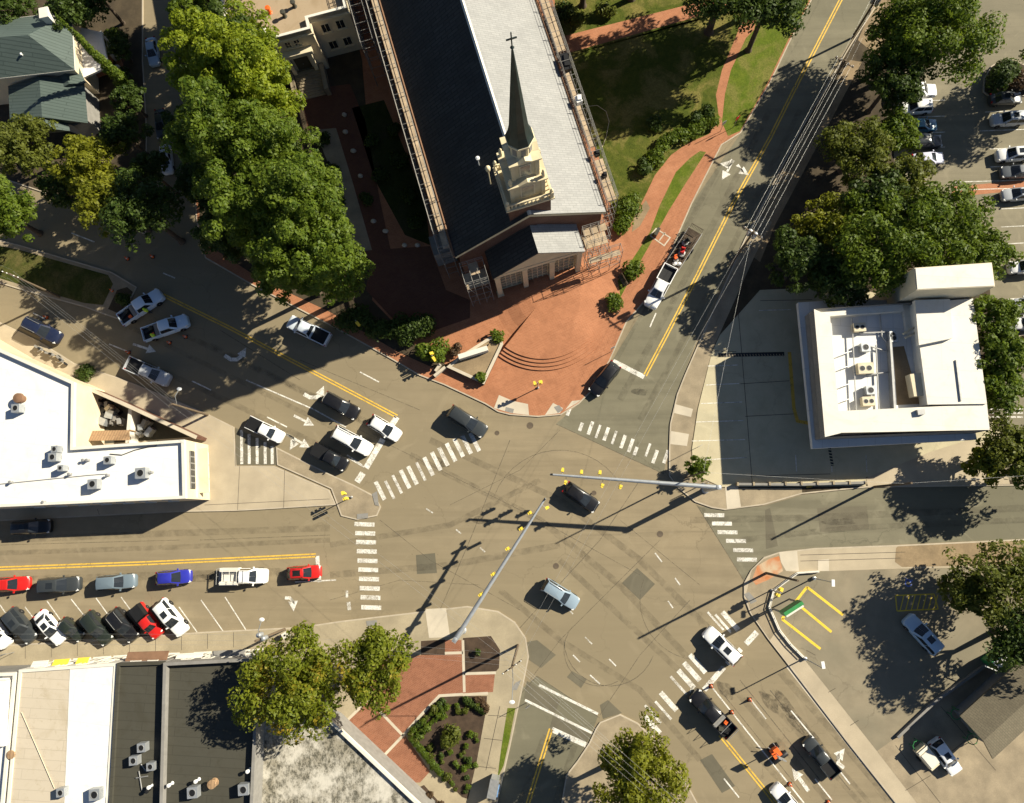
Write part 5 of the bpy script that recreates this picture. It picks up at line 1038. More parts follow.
for i in range(7):
    v=5+i*6.5
    for s in (-1,1):
        m=MB(); c=Vector(ch(s*(HW-.36),v)); m.box(c,.12,1.7,2.2,6.6,CRZ); q=m.build('window',W['tower'],church); mm=MB(); mm.box(c+PR*s*.05,.06,1.4,2.4,6.4,CRZ); mm.build('pane',W['paleglass'],q)
        m=MB(); c=Vector(ch(s*(HW-.15),v+3.2)); m.box(c,.7,.8,.1,6.4,CRZ); m.build('buttress',W['brickwall'],church)
for x,y in ((470,29),(459,180)): 
    pass
# portico
PW=5.75; PD=3.05; PE=8.0; PRH=12.0
m=MB(); m.prism([ch(-PW+.4,-PD+.9),ch(PW-.4,-PD+.9),ch(PW-.4,.35),ch(-PW+.4,.35)],.1,PE-.02); m.build('portico_wall',W['brickwall'],church)
for s in (-1,1):
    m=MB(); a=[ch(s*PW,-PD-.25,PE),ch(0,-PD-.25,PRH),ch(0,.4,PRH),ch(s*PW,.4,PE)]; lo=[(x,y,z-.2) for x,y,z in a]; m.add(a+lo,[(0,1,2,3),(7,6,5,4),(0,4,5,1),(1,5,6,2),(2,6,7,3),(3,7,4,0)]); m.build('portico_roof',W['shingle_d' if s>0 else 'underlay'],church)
m=MB(); m.add([ch(-PW+.1,-PD,PE-.03),ch(PW-.1,-PD,PE-.03),ch(0,-PD,PRH-.25)],[(0,1,2)]); m.box(ch(0,-PD+.3),2*PW-.3,.7,PE-.75,PE-.06,CRZ); m.build('pediment',W['tower'],church)
for k in range(4):
    u=-PW+.55+(2*PW-1.1)*k/3; c=ch(u,-PD+.32); q=MB(); q.box(c,.85,.85,.1,.5,CRZ); q.box(c,.62,.62,.5,PE-1.0,CRZ); q.box(c,.8,.8,PE-1.0,PE-.74,CRZ); q.build('column',W['tower'],church)
for k in range(3):
    u=-PW+.55+(2*PW-1.1)*(k+.5)/3; a=Vector(ch(u,-PD+.88)); q=MB(); wd=2.7
    for i in range(5): q.box(Vector(ch(u-wd/2+wd*i/4,-PD+.80)),.09,.10,.5,6.4,CRZ)
    for i in range(7): q.box(a-(-D_)*.0+D_*.08,wd+.1,.09,.5+i*.98-.04,.5+i*.98+.04,CRZ)
    f=q.build('window',W['tower'],church); q=MB(); q.box(a+D_*.02,wd,.04,.5,6.4,CRZ); q.build('pane',W['paleglass'],f)
# steeple
TC=Vector(ch(.2,2.55))
def sq(hw): return [tuple(TC+PR*(hw*a)-D_*(hw*b)) for a,b in ((-1,-1),(1,-1),(1,1),(-1,1))]
m=MB(); m.prism(sq(2.35),11.5,17.2); m.build('tower_base',W['brickwall'],church)
m=MB(); m.prism(sq(2.5),17.2,17.6); m.prism(sq(2.68),17.6,17.85); m.build('tower_cornice',W['tower'],church)
m=MB(); m.ring(sq(2.5),.16,18.5,18.68)
for k in range(44):
    f=k/44; s=int(f*4); g=f*4-s; P_=sq(2.42); q=Vector(P_[s]).lerp(Vector(P_[(s+1)%4]),g); m.box(q,.13,.13,17.85,18.5,CRZ)
for q in sq(2.42): m.box(q,.36,.36,17.85,19.0,CRZ); m.lathe(q,[(.1,19.0),(.2,19.2),(.17,19.4),(.03,19.6)],8)
m.build('balustrade',W['tower'],church)
def stage(hw,z0,z1,cw,ov,nm):
    m=MB(); m.prism(sq(hw),z0,z1); m.prism(sq(hw+ov*.6),z1,z1+.22); m.prism(sq(hw+ov),z1+.22,z1+.42)
    for a in (-1,1):
        for b in (-1,1): m.box(TC+PR*(a*(hw-.08))-D_*(b*(hw-.08)),.42,.42,z0,z1,CRZ)
    m.build(nm,W['tower'],church)
    for a,b in ((0,-1),(1,0),(0,1),(-1,0)):
        n_=PR*a-D_*b; c=TC+n_*(hw+.04); rz=CRZ+(0 if b else PI/2); q=MB(); q.box(c,cw+.3,.12,z0+.5,z1-.45,rz); f=q.build('belfry_window',W['creamwall'],church)
        q=MB(); q.box(c+n_*.04,cw,.08,z0+.65,z1-.6,rz); q.build('louvre',W['paleglass'],f)
        t_=Vector((-n_.y,n_.x)); e=TC+n_*(hw+ov); i_=TC+n_*(hw-.9); zz=z1+.42; q=MB(); q.add([tuple(e-t_*cw*.75)+(zz,),tuple(e+t_*cw*.75)+(zz,),tuple(e)+(zz+.42,),tuple(i_-t_*cw*.75)+(zz,),tuple(i_+t_*cw*.75)+(zz,),tuple(i_)+(zz+.42,)],[(0,1,2),(0,2,5,3),(2,1,4,5)]); q.build('gablet',W['tower'],church)
stage(1.75,17.85,21.2,1.3,.38,'belfry'); stage(1.32,21.62,24.7,.95,.34,'upper_belfry')
for q in sq(1.75): m=MB(); m.lathe(q,[(.18,21.6),(.18,22.1),(.25,22.2),(.13,22.5),(.17,22.7),(.03,23.0)],10); m.build('finial',W['tower'],church,50)
m=MB(); m.lathe(TC,[(1.2,25.1),(1.2,26.9),(1.42,27.0),(1.45,27.25),(1.2,27.4)],8,0,CRZ+PI/8); m.build('lantern',W['tower'],church)
for k in range(8): a=CRZ+k*PI/4+PI/4; c=TC+Vector((math.cos(a),math.sin(a)))*1.11; m=MB(); m.box(c,.10,.45,25.5,26.7,a); m.build('lantern_window',W['greywall'],church)
m=MB(); m.lathe(TC,[(1.38,27.35),(1.08,28.3),(.92,29.2),(.50,34.6),(.09,39.9),(.04,40.1)],8,0,CRZ+PI/8); m.build('spire',W['spire'],church)
m=MB(); m.tube([(TC.x,TC.y,40.0),(TC.x,TC.y,41.9)],.055,8); m.lathe(TC,[(.03,40.0),(.17,40.2),(.03,40.4)],10); m.box(TC,.85,.10,41.15,41.26,CRZ); m.build('cross',W['spire'],church)
MB().lathe(px(444,197,12.2),[(.06,11.4),(.06,12.3),(.16,12.35),(.02,12.5)],8).build('vent',W['lampglass'],church) if False else None
q=ch(-3.6,8.2); MB().lathe(q,[(.06,13),(.06,15.0),(.22,15.05),(.25,15.3),(.05,15.4)],8).build('vent',W['lampglass'],church)
q=ch(-3.0,5.4); m=MB(); m.lathe(q,[(.07,13.5),(.07,17.2),(.26,17.3),(.30,17.8),(.1,18.0)],10); m.build('beacon',W['tower'],church,50)
# low entrance step of church
# scaffolding
def scaffold(label,a,b,w,H,bays,decks,out=1,rails=True):
    a=Vector(a);b=Vector(b); t=(b-a).normalized(); nn=Vector((t.y,-t.x))*out; rz=math.atan2(t.y,t.x); L=(b-a).length
    o=thing('scaffolding',label,'scaffolding',((a.x+b.x)/2,(a.y+b.y)/2,.12),'scaffolding around the church')
    m=MB()
    for i in range(bays+1):
        for k in (0,1):
            q=a+t*(L*i/bays)+nn*(w*k); m.tube([(q.x,q.y,.12),(q.x,q.y,H+1.1)],.035,5)
        for z in [2*j for j in range(1,int(H/2)+1)]+[H+1.0]: q=a+t*(L*i/bays); r=q+nn*w; m.tube([(q.x,q.y,z),(r.x,r.y,z)],.03,5)
    for z in [2*j for j in range(1,int(H/2)+1)]+[H+.55,H+1.05]:
        for k in (0,1):
            q=a+nn*(w*k); r=b+nn*(w*k); m.tube([(q.x,q.y,z),(r.x,r.y,z)],.03,5)
    for i in range(0,bays,2):
        q=a+t*(L*i/bays)+nn*w; r=a+t*(L*(i+1)/bays)+nn*w; m.tube([(q.x,q.y,.3),(r.x,r.y,H*.5)],.025,5); m.tube([(r.x,r.y,H*.5),(q.x,q.y,H)],.025,5)
    m.build('tube_frame',W['greywall'],o)
    for z,f0,f1,k0,k1 in decks:
        nb=max(1,int((f1-f0)*bays+.5))
        for i in range(nb):
            s0=L*(f0+(f1-f0)*i/nb)+.02; s1=L*(f0+(f1-f0)*(i+1)/nb)-.02; c=a+t*((s0+s1)/2)+nn*(w*(k0+k1)/2); q=MB(); q.box(c,s1-s0,w*(k1-k0)-.05,z+R.uniform(-.02,.03),z+.09,rz+R.uniform(-.006,.006)); q.build('deck',W['plank'],o)
    return o
scaffold('long scaffolding with pale plank walkway along the dark side of the church roof',ch(-HW-.35,1.2),ch(-HW-.35,46),1.35,10.0,22,[(10.15,0,1,.0,.55)],out=-1)
scaffold('long scaffolding along the sunlit right eave of the church',ch(HW+.35,1.0),ch(HW+.35,46),1.35,10.0,22,[(10.05,0,.12,.1,.9),(10.05,.16,.4,.1,.6),(10.05,.45,1,.1,.9)],out=1)
scaffold('scaffolding tower at the shaded front corner left of the portico',ch(-HW+.2,-.7),ch(-PW-.5,-.7),2.6,8.2,3,[(8.3,.35,.75,.0,.6),(6.0,.0,1,.1,.9)],out=1)
scaffold('scaffolding at the sunlit front corner right of the portico',ch(PW+.4,-.6),ch(HW-.2,-.6),2.0,8.0,3,[(8.2,.0,1,.0,.5),(6.0,.0,1,.1,.9)],out=1)
scaffold('low outer scaffolding with open frames right of the portico',ch(PW+.6,-2.9),ch(HW+1.2,-2.9),1.0,5.0,3,[(4.2,0,1,.1,.8)],out=1)
scaffold('tall open scaffolding bay beside the beige building',ch(-HW-2.3,31),ch(-HW-2.3,47),1.6,8.4,6,[],out=-1)
for i,(v,dz,mm,sx,sy,lab) in enumerate(((19.5,9.0,'black',.9,2.2,'black sheet stack on the right hand scaffold walkway'),(14.3,9.0,'lampglass',.7,.9,'white sack on the right hand scaffold walkway'),(7,9.0,'black',.6,.6,'black bucket pile near the front of the right hand scaffold'),(4.1,9.0,'black',.5,.5,'black bundle at the front end of the right hand scaffold'))):
    c=ch(HW+1.0,v); m=MB(); m.box(c,sx,sy,10.15,10.7,CRZ+.1*i); m.box((c[0]+.1,c[1]+.1),sx*.7,sy*.7,10.7,10.9,CRZ-.2); solo(m,'building_material',W[mm],lab,'material','materials on the right hand scaffold')
m=MB(); m.box(ch(-HW-1.4,4.6),2.6,2.6,.12,4.0,CRZ); solo(m,'annexe',W['greywall'],'small flat roofed grey annexe at the shaded left corner of the church','annexe')
# semicircular brick steps
t=thing('plaza_steps','fan of curved brick steps below the church portico','steps',px(543,330,.12))
cx,cy=px(543,300,.12)[:2]; c0=Vector((cx,cy)); R0=(px(543,360,.12)-px(543,300,.12)).length; stp=.46; n=48; A0,A1=math.radians(-128),math.radians(-30)
m=MB(); TH=.62; ri=.155
prs=[(R0*.2,TH),(R0*.4,TH),(R0*.6,TH),(R0*.8,TH),(R0,TH)]
for k in range(4): prs+=[(R0+k*stp+.002,TH-(k+1)*ri),(R0+(k+1)*stp,TH-(k+1)*ri)] if k<3 else [(R0+k*stp+.002,0.0)]
prs+=[(R0*1.3,0.0)]
n=150; vs=[];fs=[]
def smooth(x): x=min(1,max(0,x)); return x*x*(3-2*x)
for r,z in prs:
    for i in range(n):
        a=2*PI*i/n; d=math.degrees(a); d=d-360 if d>180 else d   # -180..180
        if -128<=d<=-50: w=1.0
        elif -50<d<-22: w=1-smooth((d+50)/28)
        else: w=0.0
        left=d<-128 or d>120
        r0,r1=(.2,.75) if left else (.5,1.3)
        zr=TH*(1-smooth((r/R0-r0)/(r1-r0)))
        zz=w*z+(1-w)*zr
        vs.append((c0.x+r*math.cos(a),c0.y+r*math.sin(a),.128+zz if zz>.004 else .10))
for jj in range(len(prs)-1):
    for i in range(n): fs.append((jj*n+i,jj*n+(i+1)%n,(jj+1)*n+(i+1)%n,(jj+1)*n+i))
fs.append(tuple(range(n-1,-1,-1)))
m.add(vs,[tuple(reversed(f)) for f in fs]); m.build('step_flight',W['brick'],t)
# triangular planter and sign wall
PT=[(447,367),(484,384),(503,344),(500,336),(490,337),(460,356)]
t=thing('planter','triangular brick planter with stone coping beside the curved steps','planter',px(476,362,.12)); p=gp(PT,.8)
MB().ring(p,.30,.12,.78).build('planter_wall',W['brickwall'],t); MB().ring([tuple(Vector(q)) for q in inset(p,-.04)],.38,.782,.86).build('coping',W['concrete2'],t); MB().sheet(inset(p,.30),.70).build('soil',W['dirt'],t)
m=MB(); a=px(458.5,357,1.6); b=px(487.5,348,1.6); m.band([(a.x,a.y),(b.x,b.y)],.62,.5,1.72); solo(m,'sign_wall',W['whitewall'],'white topped sign wall standing in the triangular planter','wall')
m=MB(); m.band(gp([(446,368),(435,377)]),.35,.12,.75); m.band(gp([(441,365),(436,372)]),.3,.12,.7); solo(m,'plaza_wall',W['concrete2'],'short pale walls between the hedge and the avenue kerb','wall')
# ---- beige building at the top
hb=8.2; RT=px(347,8,hb); LT=px(241,36,hb); fx=(RT-LT).normalized(); fx=Vector((fx.x,fx.y)); bk=Vector((-fx.y,fx.x)); RTv=Vector(RT[:2])
def bb(u,v): q=RTv-fx*u+bk*v; return (q.x,q.y)   # u to the left along the front, v to the back
WD=15.8
t=thing('town_building','beige stucco building with flat tan roof and shaded front steps','building',bb(7,10)+(.12,)); 
poly=[bb(0,0),bb(0,24),bb(WD,24),bb(WD,0),bb(11.2,0),bb(11.2,-1.6),bb(5.2,-1.6),bb(5.2,0)]
MB().prism(poly,.1,hb,top=False).build('wall',W['cream2'],t); MB().sheet(inset(poly,.3),hb-.55).build('roof',W['tanroof'],t); MB().ring(poly,.35,hb-.6,hb+.12).build('parapet',W['whitewall'],t)
m=MB(); m.ring([bb(-.15,-.15),bb(-.15,24),bb(WD+.15,24),bb(WD+.15,-.15),bb(11.35,-.15),bb(11.35,-1.75),bb(5.05,-1.75),bb(5.05,-.15)],.3,hb-1.0,hb-.7); m.build('cornice',W['creamwall'],t)
edge_windows(t,bb(0,0),bb(5.2,0),(1.6,5.0),2,1.1,1.6,'creamwall','glass',.6,out=-1); edge_windows(t,bb(11.2,0),bb(WD,0),(1.6,5.0),2,1.1,1.6,'creamwall','glass',.6,out=-1)
edge_windows(t,bb(6.6,-1.6),bb(9.8,-1.6),(6.0,),2,.75,1.1,'creamwall','glass',.4,out=-1)
m=MB(); c=Vector(bb(8.2,-1.66)); brz=math.atan2(fx.y,fx.x); m.box(c,1.9,.14,1.4,4.3,brz); d=m.build('door',W['darkroof'],t); m=MB(); m.box(c-bk*.1,.08,.08,2.4,2.6,brz); m.build('handle',W['metal'],d)
m=MB()
for s in (-1.5,1.5): q=Vector(bb(8.2+s,-2.1)); m.box(q,.5,.5,.1,4.8,brz)
m.box(Vector(bb(8.2,-2.0)),4.2,1.0,4.8,5.4,brz); m.build('door_surround',W['creamwall'],t)
m=MB()
for k in range(9): m.box(Vector(bb(8.2,-2.2-.38*k)),3.6,.40,.1,1.4-.14*k,brz)
m.build('front_steps',W['concrete3'],t)
for s in (-2.2,2.2): m=MB(); m.box(Vector(bb(8.2+s,-3.7)),.6,4.0,.1,1.7,brz); m.build('stair_wall',W['concrete3'],t)
for x,y,l in ((267,7,'orange brown vent on the tan roof'),(282,11,'small dark vent on the tan roof'),(292,1,'dark vent at the top edge on the tan roof')): vent_pipe(x,y,hb-.5,l,.22,1.0,'orange' if x==267 else 'darkroof','vents on the tan roof')
# ---- white roofed building on the left
h=6.3
P0=[(-110,285),(0,349),(74,382),(73,447),(184,439.5),(185.5,498.5),(0,507),(-110,512)]
p=gp(P0,h); t=flat_building('corner_shop','white roofed L shaped building at the left with cluttered walled court',p,h-.45,'cream2','whiteroof',.47,.35,'whitewall')
E0=Vector(p[5]);E1=Vector(p[4]); erz=math.atan2((E1-E0).y,(E1-E0).x); en=Vector(((E1-E0).y,-(E1-E0).x)).normalized(); LE=(E1-E0).length
m=MB(); m.box((E0+E1)/2+en*.03,LE-.3,.12,3.5,3.7,erz); m.build('string_course',W['whitewall'],t)
m=MB(); m.box((E0+E1)/2+en*.06,LE*.65,.14,4.0,5.2,erz); w_=m.build('window_band',W['greywall'],t); m=MB()
for k in range(6): m.box(E0.lerp(E1,.22+.56*k/5)+en*.10,.62,.12,4.15,5.05,erz)
m.build('pane',W['glass'],w_)
m=MB(); m.box((E0+E1)/2+en*.6,LE*.78,1.2,2.75,2.9,erz); m.build('awning',W['creamwall'],t)
for f in (.25,.5,.75):
    m=MB(); m.box(E0.lerp(E1,f)+en*.05,1.5,.12,.3,2.6,erz); q=m.build('shop_window',W['whitewall'],t); m=MB(); m.box(E0.lerp(E1,f)+en*.1,1.3,.06,.5,2.4,erz); m.build('pane',W['glass'],q)
edge_windows(t,p[6],p[5],(3.6,),7,1.1,1.5,'whitewall','glass',1.5); 
# court wall, floor, tiled lean-to, clutter
cw=gp([(74.5,382.5),(120,402),(197,437.5)],2.6); m=MB(); m.band(cw,.4,.1,2.7); t2=thing('court_wall','long brick courtyard wall with pale coping','wall',tuple(cw[1])+(.12,)); m.build('wall_body',W['brickwall'],t2); MB().band(cw,.46,2.702,2.8).build('coping',W['concrete2'],t2)
m=MB(); m.band(gp([(131,409),(128,443)],2.0),.45,.1,2.2); solo(m,'court_partition',W['whitewall'],'white partition wall dividing the cluttered court','wall')
a=gp([(77,441),(129,440)],3.4); b=gp([(82,431),(129,430)],2.6); m=MB(); vs=[(a[0][0],a[0][1],3.4),(a[1][0],a[1][1],3.4),(b[1][0],b[1][1],2.6),(b[0][0],b[0][1],2.6)]; m.add(vs+[(x,y,z-.15) for x,y,z in vs],[(0,1,2,3),(7,6,5,4),(0,4,5,1),(1,5,6,2),(2,6,7,3),(3,7,4,0)]); m.f=[f[::-1] for f in m.f]
for q in b: m.tube([(q[0],q[1],.1),(q[0],q[1],2.5)],.08,6)
solo(m,'lean_to',W['terracotta'],'tan tiled lean-to roof inside the courtyard','roof')
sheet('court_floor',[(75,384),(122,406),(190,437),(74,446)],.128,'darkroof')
m=MB(); q=gp([(73.5,384),(80,386),(91,392),(89,426),(77,431),(74,446)],2.4); m.prism(q,.1,2.4); solo(m,'court_store',W['cream2'],'flat beige store room in the corner of the court','building')
q=px(83,419,2.5); m=MB(); m.box(q,1.1,1.6,2.4,2.5,.1); solo(m,'roof_hatch',W['darkroof'],'dark square hatch on the beige store roof','hatch')
rg=random.Random(3); GC='crates and boxes piled in the court'
for i,(x,y) in enumerate(((95,402),(99,407),(104,410),(97,414),(101,418),(107,417),(112,415),(111,409),(117,419),(105,422),(94,420),(118,411),(122,422),(140,434),(143,428),(150,432),(147,424),(96,396),(101,401),(113,422),(92,409),(108,405))):
    q=px(x,y,.6); s=rg.uniform(.5,1.2); m=MB(); rz=rg.uniform(0,3); m.box(q,s,s*rg.uniform(.5,1),.12,.12+rg.uniform(.5,1.3),rz); m.box(q,s*.8,s*.45,.12,.2+rg.uniform(.6,1.3),rz+.3)
    solo(m,'crate',W[rg.choice(('metal','steel','greywall','creamwall','lampglass','black','black'))],'crate or box in the cluttered walled court of the white roofed building','crate',GC)
GL='air conditioners on the left white roof'
for x,y,s,n,l in ((15,408,1.0,1,'air conditioner near the left edge on the white roof'),(52,457,1.0,1,'air conditioner just below the inner corner of the white roof'),(54,449,.8,1,'small air conditioner at the inner corner of the white roof'),(107,460,.9,1,'air conditioner with a long hose on the white roof'),(92,484,1.15,1,'air conditioner nearest the street edge of the white roof'),(140,473,1.25,1,'air conditioner at the right end of the white roof'),(60,468,.7,1,'lowest small unit of the inner corner group')): ac_unit(x,y,h-.46,s,l,.1,GL,n,1.1,'steel')
p=px(18,398,h+.4); solo(MB().lathe((p.x,p.y),[(.45,h-.47),(.45,h+.1),(.65,h+.15),(.6,h+.5),(.1,h+.65)],14),'roof_vent',W['awningbrown'],'round brown topped vent on the white roof at the left','vent',None,40)
for x,y,l in ((106,475,'thin vent pipe in the row along the white roof'),(68,474,'thin vent pipe left of the row on the white roof'),(150,472,'vent pipe right of the largest white roof unit'),(82,460,'low vent between two units on the white roof'),(86,460,'low square vent in the middle of the white roof'),(9,482,'vent pipe at the far left of the white roof'),(42,502,'small vent at the street edge of the white roof')): vent_pipe(x,y,h-.46,l,.12,.6,'metal','thin vents on the left white roof')
m=MB(); m.tube([(*px(v[0],v[1],h-.4)[:2],h-.38) for v in ((110,454),(122,455),(135,450),(148,447),(156,446),(158,440))],.05,6); solo(m,'roof_hose',W['black'],'dark hose curving over the white roof','hose')
m=MB(); m.tube([(*px(v[0],v[1],h-.4)[:2],h-.38) for v in ((0,484),(50,479),(90,475),(105,474))],.04,6); solo(m,'roof_pipe',W['metal'],'thin pipe along the left white roof','pipe')
# ---- row of shops along the bottom
def shop(label,x0,x1,y0,y1,h,wall,roof,parm,par=.5,b0=None,b1=None):
    q=gp([(x0,y0),(x1,y1),(b1 if b1 else x1-(x1-552)*.0,860),(b0 if b0 else x0,860)],h); return flat_building('shop_building',label,q,h,wall,roof,par,.35,parm),q
sA,qA=shop('low building with shaded bluish roof at the bottom left corner',-90,19,676,671.5,4.6,'greywall','whiteroof','whitewall',.5,-100,1)
sB,qB=shop('shop with worn beige and bright white flat roof',19.5,117.5,669.5,662.5,5.0,'whitewall','beigeroof','whitewall',.12,2,106)
q=gp([(70,668),(116,664),(105,860),(62,860)],5.02); MB().sheet(q,5.03).build('white_coating',W['whiteroof'],sB)
sC,qC=shop('shop with narrow dark flat roof and a brown awning',118.2,166,662.5,661,5.0,'greywall','darkroof','darkroof',.3,107,161)
sD,qD=shop('shop with wide dark flat roof shaded by the street tree',166.6,262,661.5,656.5,5.2,'greywall','darkroof','greywall',.75,161.6,253)
q=gp([(262.8,700),(320,714),(333,720),(421,803),(470,850),(470,880),(250,880),(254,860)],3.4); sE=flat_building('shop_building','wedge shaped building with stained grey white flat roof beside the brick plaza',q,3.4,'greywall','weathered',.4,.35,'whitewall')
a,b=Vector(qB[0]),Vector(qB[1])
def front(par,q,n,mat,aw=None):
    a,b=Vector(q[0]),Vector(q[1]); 
    edge_windows(par,b,a,(.7,),n,1.9,2.2,'whitewall','glass',.8); edge_windows(par,b,a,(3.5,),n,1.1,1.1,'whitewall','glass',.8)
for par,q,n in ((sB,qB,4),(sC,qC,2),(sD,qD,4)): front(par,q,n,None)
def awning(par,q,f0,f1,mat,z=3.2,d=1.3):
    a,b=Vector(q[0]),Vector(q[1]); t=(b-a).normalized(); nn=Vector((-t.y,t.x)); p0=a.lerp(b,f0); p1=a.lerp(b,f1); m=MB(); vs=[tuple(p0)+(z+.5,),tuple(p1)+(z+.5,),tuple(p1+nn*d)+(z,),tuple(p0+nn*d)+(z,)]; m.add(vs+[(x,y,zz-.12) for x,y,zz in vs],[(3,2,1,0),(4,5,6,7),(0,1,5,4),(1,2,6,5),(2,3,7,6),(3,0,4,7)]); m.build('awning',W[mat],par)
awning(sC,qC,.08,.95,'awningbrown',3.9,.95); awning(sB,qB,.04,.2,'whitewall',3.4,.6); awning(sB,qB,.26,.42,'sigyellow',3.4,.6); awning(sB,qB,.5,.62,'sigyellow',3.3,.6); awning(sD,qD,.02,.3,'whitewall',3.2,.5); awning(sD,qD,.4,.75,'greywall',3.2,.6)
p=px(31,652); 
GK='rooftop units of the bottom shops'
for x,y,hh,s,l in ((141,748,6,.95,'upper right unit of the trio on the narrow dark roof'),(133,761,6,.95,'left unit of the trio on the narrow dark roof'),(150,767,6,.85,'tall unit of the trio beside the dark parapet'),(192,793,6.3,1.15,'left one of two units on the wide dark roof'),(243,790,6.3,1.15,'right one of two units on the wide dark roof'),(94,795,6,1.2,'unit at the bottom of the white roof strip'),(60,793,6,.9,'unit at the bottom of the worn beige roof')): ac_unit(x,y,hh-1.05,s,l,.12,GK,1,1.0,'steel')
for x,y,hh,l,mm in ((195,782,6.3,'white vent pipe left of the pinkish vent','lampglass'),(168,786,6.3,'white vent pipe beside the dark parapet','lampglass'),(247,772,6.3,'white vent pipe above the right unit of the wide dark roof','lampglass'),(211,785,6.3,'pinkish brown vent on the wide dark roof','terracotta'),(148,788,6,'white vent pipe at the bottom of the narrow dark roof','lampglass'),(146,792,6,'dark vent at the bottom of the narrow dark roof','black'),(10,755,5.4,'reddish vent at the left edge','terracotta')): vent_pipe(x,y,hh-1.05,l,.14 if mm!='terracotta' else .32,.9,mm,'roof vents of the bottom shops')
m=MB(); [m.tube([(*px(v[0],v[1],5.1)[:2],5.12) for v in s],.06,6) for s in (((136,778),(148,776)),((139,771),(142,790)),((141,764),(146,771)))]; solo(m,'pipe_rack',W['metal'],'rusty pipes between the units of the narrow dark roof','pipes')
m=MB(); m.tube([(*px(v[0],v[1],5.0)[:2],5.09) for v in ((22,712),(55,788))],.035,6); solo(m,'roof_cable',W['creamwall'],'pale cable lying across the worn beige roof','cable')
q=gp([(0,680),(9,680),(7,745),(-10,745)],5.0); m=MB(); m.prism(q,4.61,5.6); solo(m,'roof_block',W['whiteroof'],'white raised roof block at the far left bottom','roof block')
# ---- bank with canopy
h=7.5
up=gp([(814,309),(825,437),(990,430),(973,298.5)],h); cn=gp([(798,302.5),(812.7,448.5),(977,439.5),(974,425),(973,300),(841,299.8)],4.4)
ctr=(sum(q[0] for q in up)/4,sum(q[1] for q in up)/4)
bank=thing('bank_building','modern bank with white recessed roof, wide canopy and tall stair block','building',ctr+(.12,))
gr=inset(gp([(806,308),(818,442),(972,434),(965,300)],3.6),2.2); MB().prism(gr,.1,3.7).build('ground_floor',W['greywall'],bank)
edge_windows(bank,gr[0],gr[1],(.6,),8,2.0,2.8,'metal','glass',.4); edge_windows(bank,gr[3],gr[0],(.6,),5,2.0,2.8,'metal','glass',.4) if area(gr)>0 else None
MB().prism(cn,3.7,4.4).build('canopy',W['canopy'],bank)
m=MB(); m.prism(up,4.404,6.0,top=False); m.build('upper_wall',W['greywall'],bank)
def blk(pts,z0,z1,name,mat): return MB().prism(gp(pts,z1),z0,z1).build(name,W[mat],bank)
MB().prism(up,6.0,h,top=False).build('upper_wall',W['greywall'],bank)
blk([(814,309),(830,316),(841,433),(825,437)],5.9,h,'roof_edge',"concroof"); blk([(841.3,433),(839.5,417),(924,409),(990,430)],5.9,h+.003,'roof_edge','concroof') if False else None
blk([(838.7,411),(841,432.7),(989.8,429.8),(987,404)],5.9,h-.004,'roof_edge','concroof')
blk([(914,303),(927.5,404.5),(987,403.7),(973,298.5)],5.9,h+.25,'raised_roof','concroof'); blk([(830.4,316),(814.3,309),(903,304.5),(904,311)],5.9,h-.5,'roof_edge','concroof')
MB().sheet(inset(up,.3),6.0).build('roof_well',W['canopy'],bank)
blk([(903,303),(914,303),(918,332),(907,333)],5.9,h-.9,'roof_upstand','concroof'); blk([(915,300),(950,299),(953,338),(919,345)],h+.25,h+.9,'upper_deck','concroof'); 
MB().prism(gp([(914.5,267.8),(916.5,290),(995,286.5),(991.8,262.5)],11.4),.1,11.4).build('stair_block',W['creamwall'],bank)
m=MB(); m.prism(inset(gp([(914.5,267.8),(916.5,290),(995,286.5),(991.8,262.5)],11.4),.08),11.41,11.46); m.build('stair_block_roof',W['concroof'],bank)
m=MB(); a=px(956,360,h+.3); b=px(961,401,h+.3); m.box((a+b)/2,.18,(b-a).length,h+.25,h+.42,math.atan2((b-a).y,(b-a).x)-PI/2); m.build('roof_joint',W['metal'],bank)
MB().sheet(gp([(893,347),(904,346),(920,404),(897,405)],6.02),6.02).build('well_floor',W['dirt'],bank)
GBk='units in the roof well of the bank'
for x,y,s,n,l in ((860,327,1.35,2,'topmost unit in the roof well of the bank'),(866,347,1.0,1,'second unit from the top in the roof well'),(866,368,1.7,2,'largest unit in the roof well with two fans'),(871,390,1.0,1,'small unit below the largest one in the roof well'),(869,401,1.4,2,'lowest unit in the roof well of the bank'),(894,338,.9,1,'unit beside the roof well screen at the right'),(893,334,.7,1,'small unit behind the screen of the roof well')): ac_unit(x,y,6.0,s,l,.05,GBk,n,.85,'creamwall' if n==2 else 'steel')
m=MB()
for l in ([(880,313),(882,336),(889,345),(893,418)],[(859,333),(889,332)],[(866,345),(889,352)],[(876,345),(879,412)],[(845,425),(895,420)],[(866,375),(889,372)]): m.tube([(*px(v[0],v[1],6.3)[:2],6.3) for v in l],.09,6)
solo(m,'roof_duct',W['metal'],'grey ducts and pipes in the roof well of the bank','duct')
m=MB()
for y in (357,371,389,404): a=px(833,y,6.9); b=px(852,y-6,6.4); m.tube([tuple(a),tuple(b)],.06,6)
a=px(852,318,6.5); b=px(857,428,6.5); m.tube([tuple(a),tuple(b)],.07,6); solo(m,'screen_frame',W['metal'],'slanting braces of the roof well screen','frame')
m=MB(); a=px(890,340,6.7); b=px(895,420,6.7); m.band([tuple(a[:2]),tuple(b[:2])],.25,5.99,6.9); solo(m,'equipment_screen',W['metal'],'grey screen wall inside the bank roof well','screen')
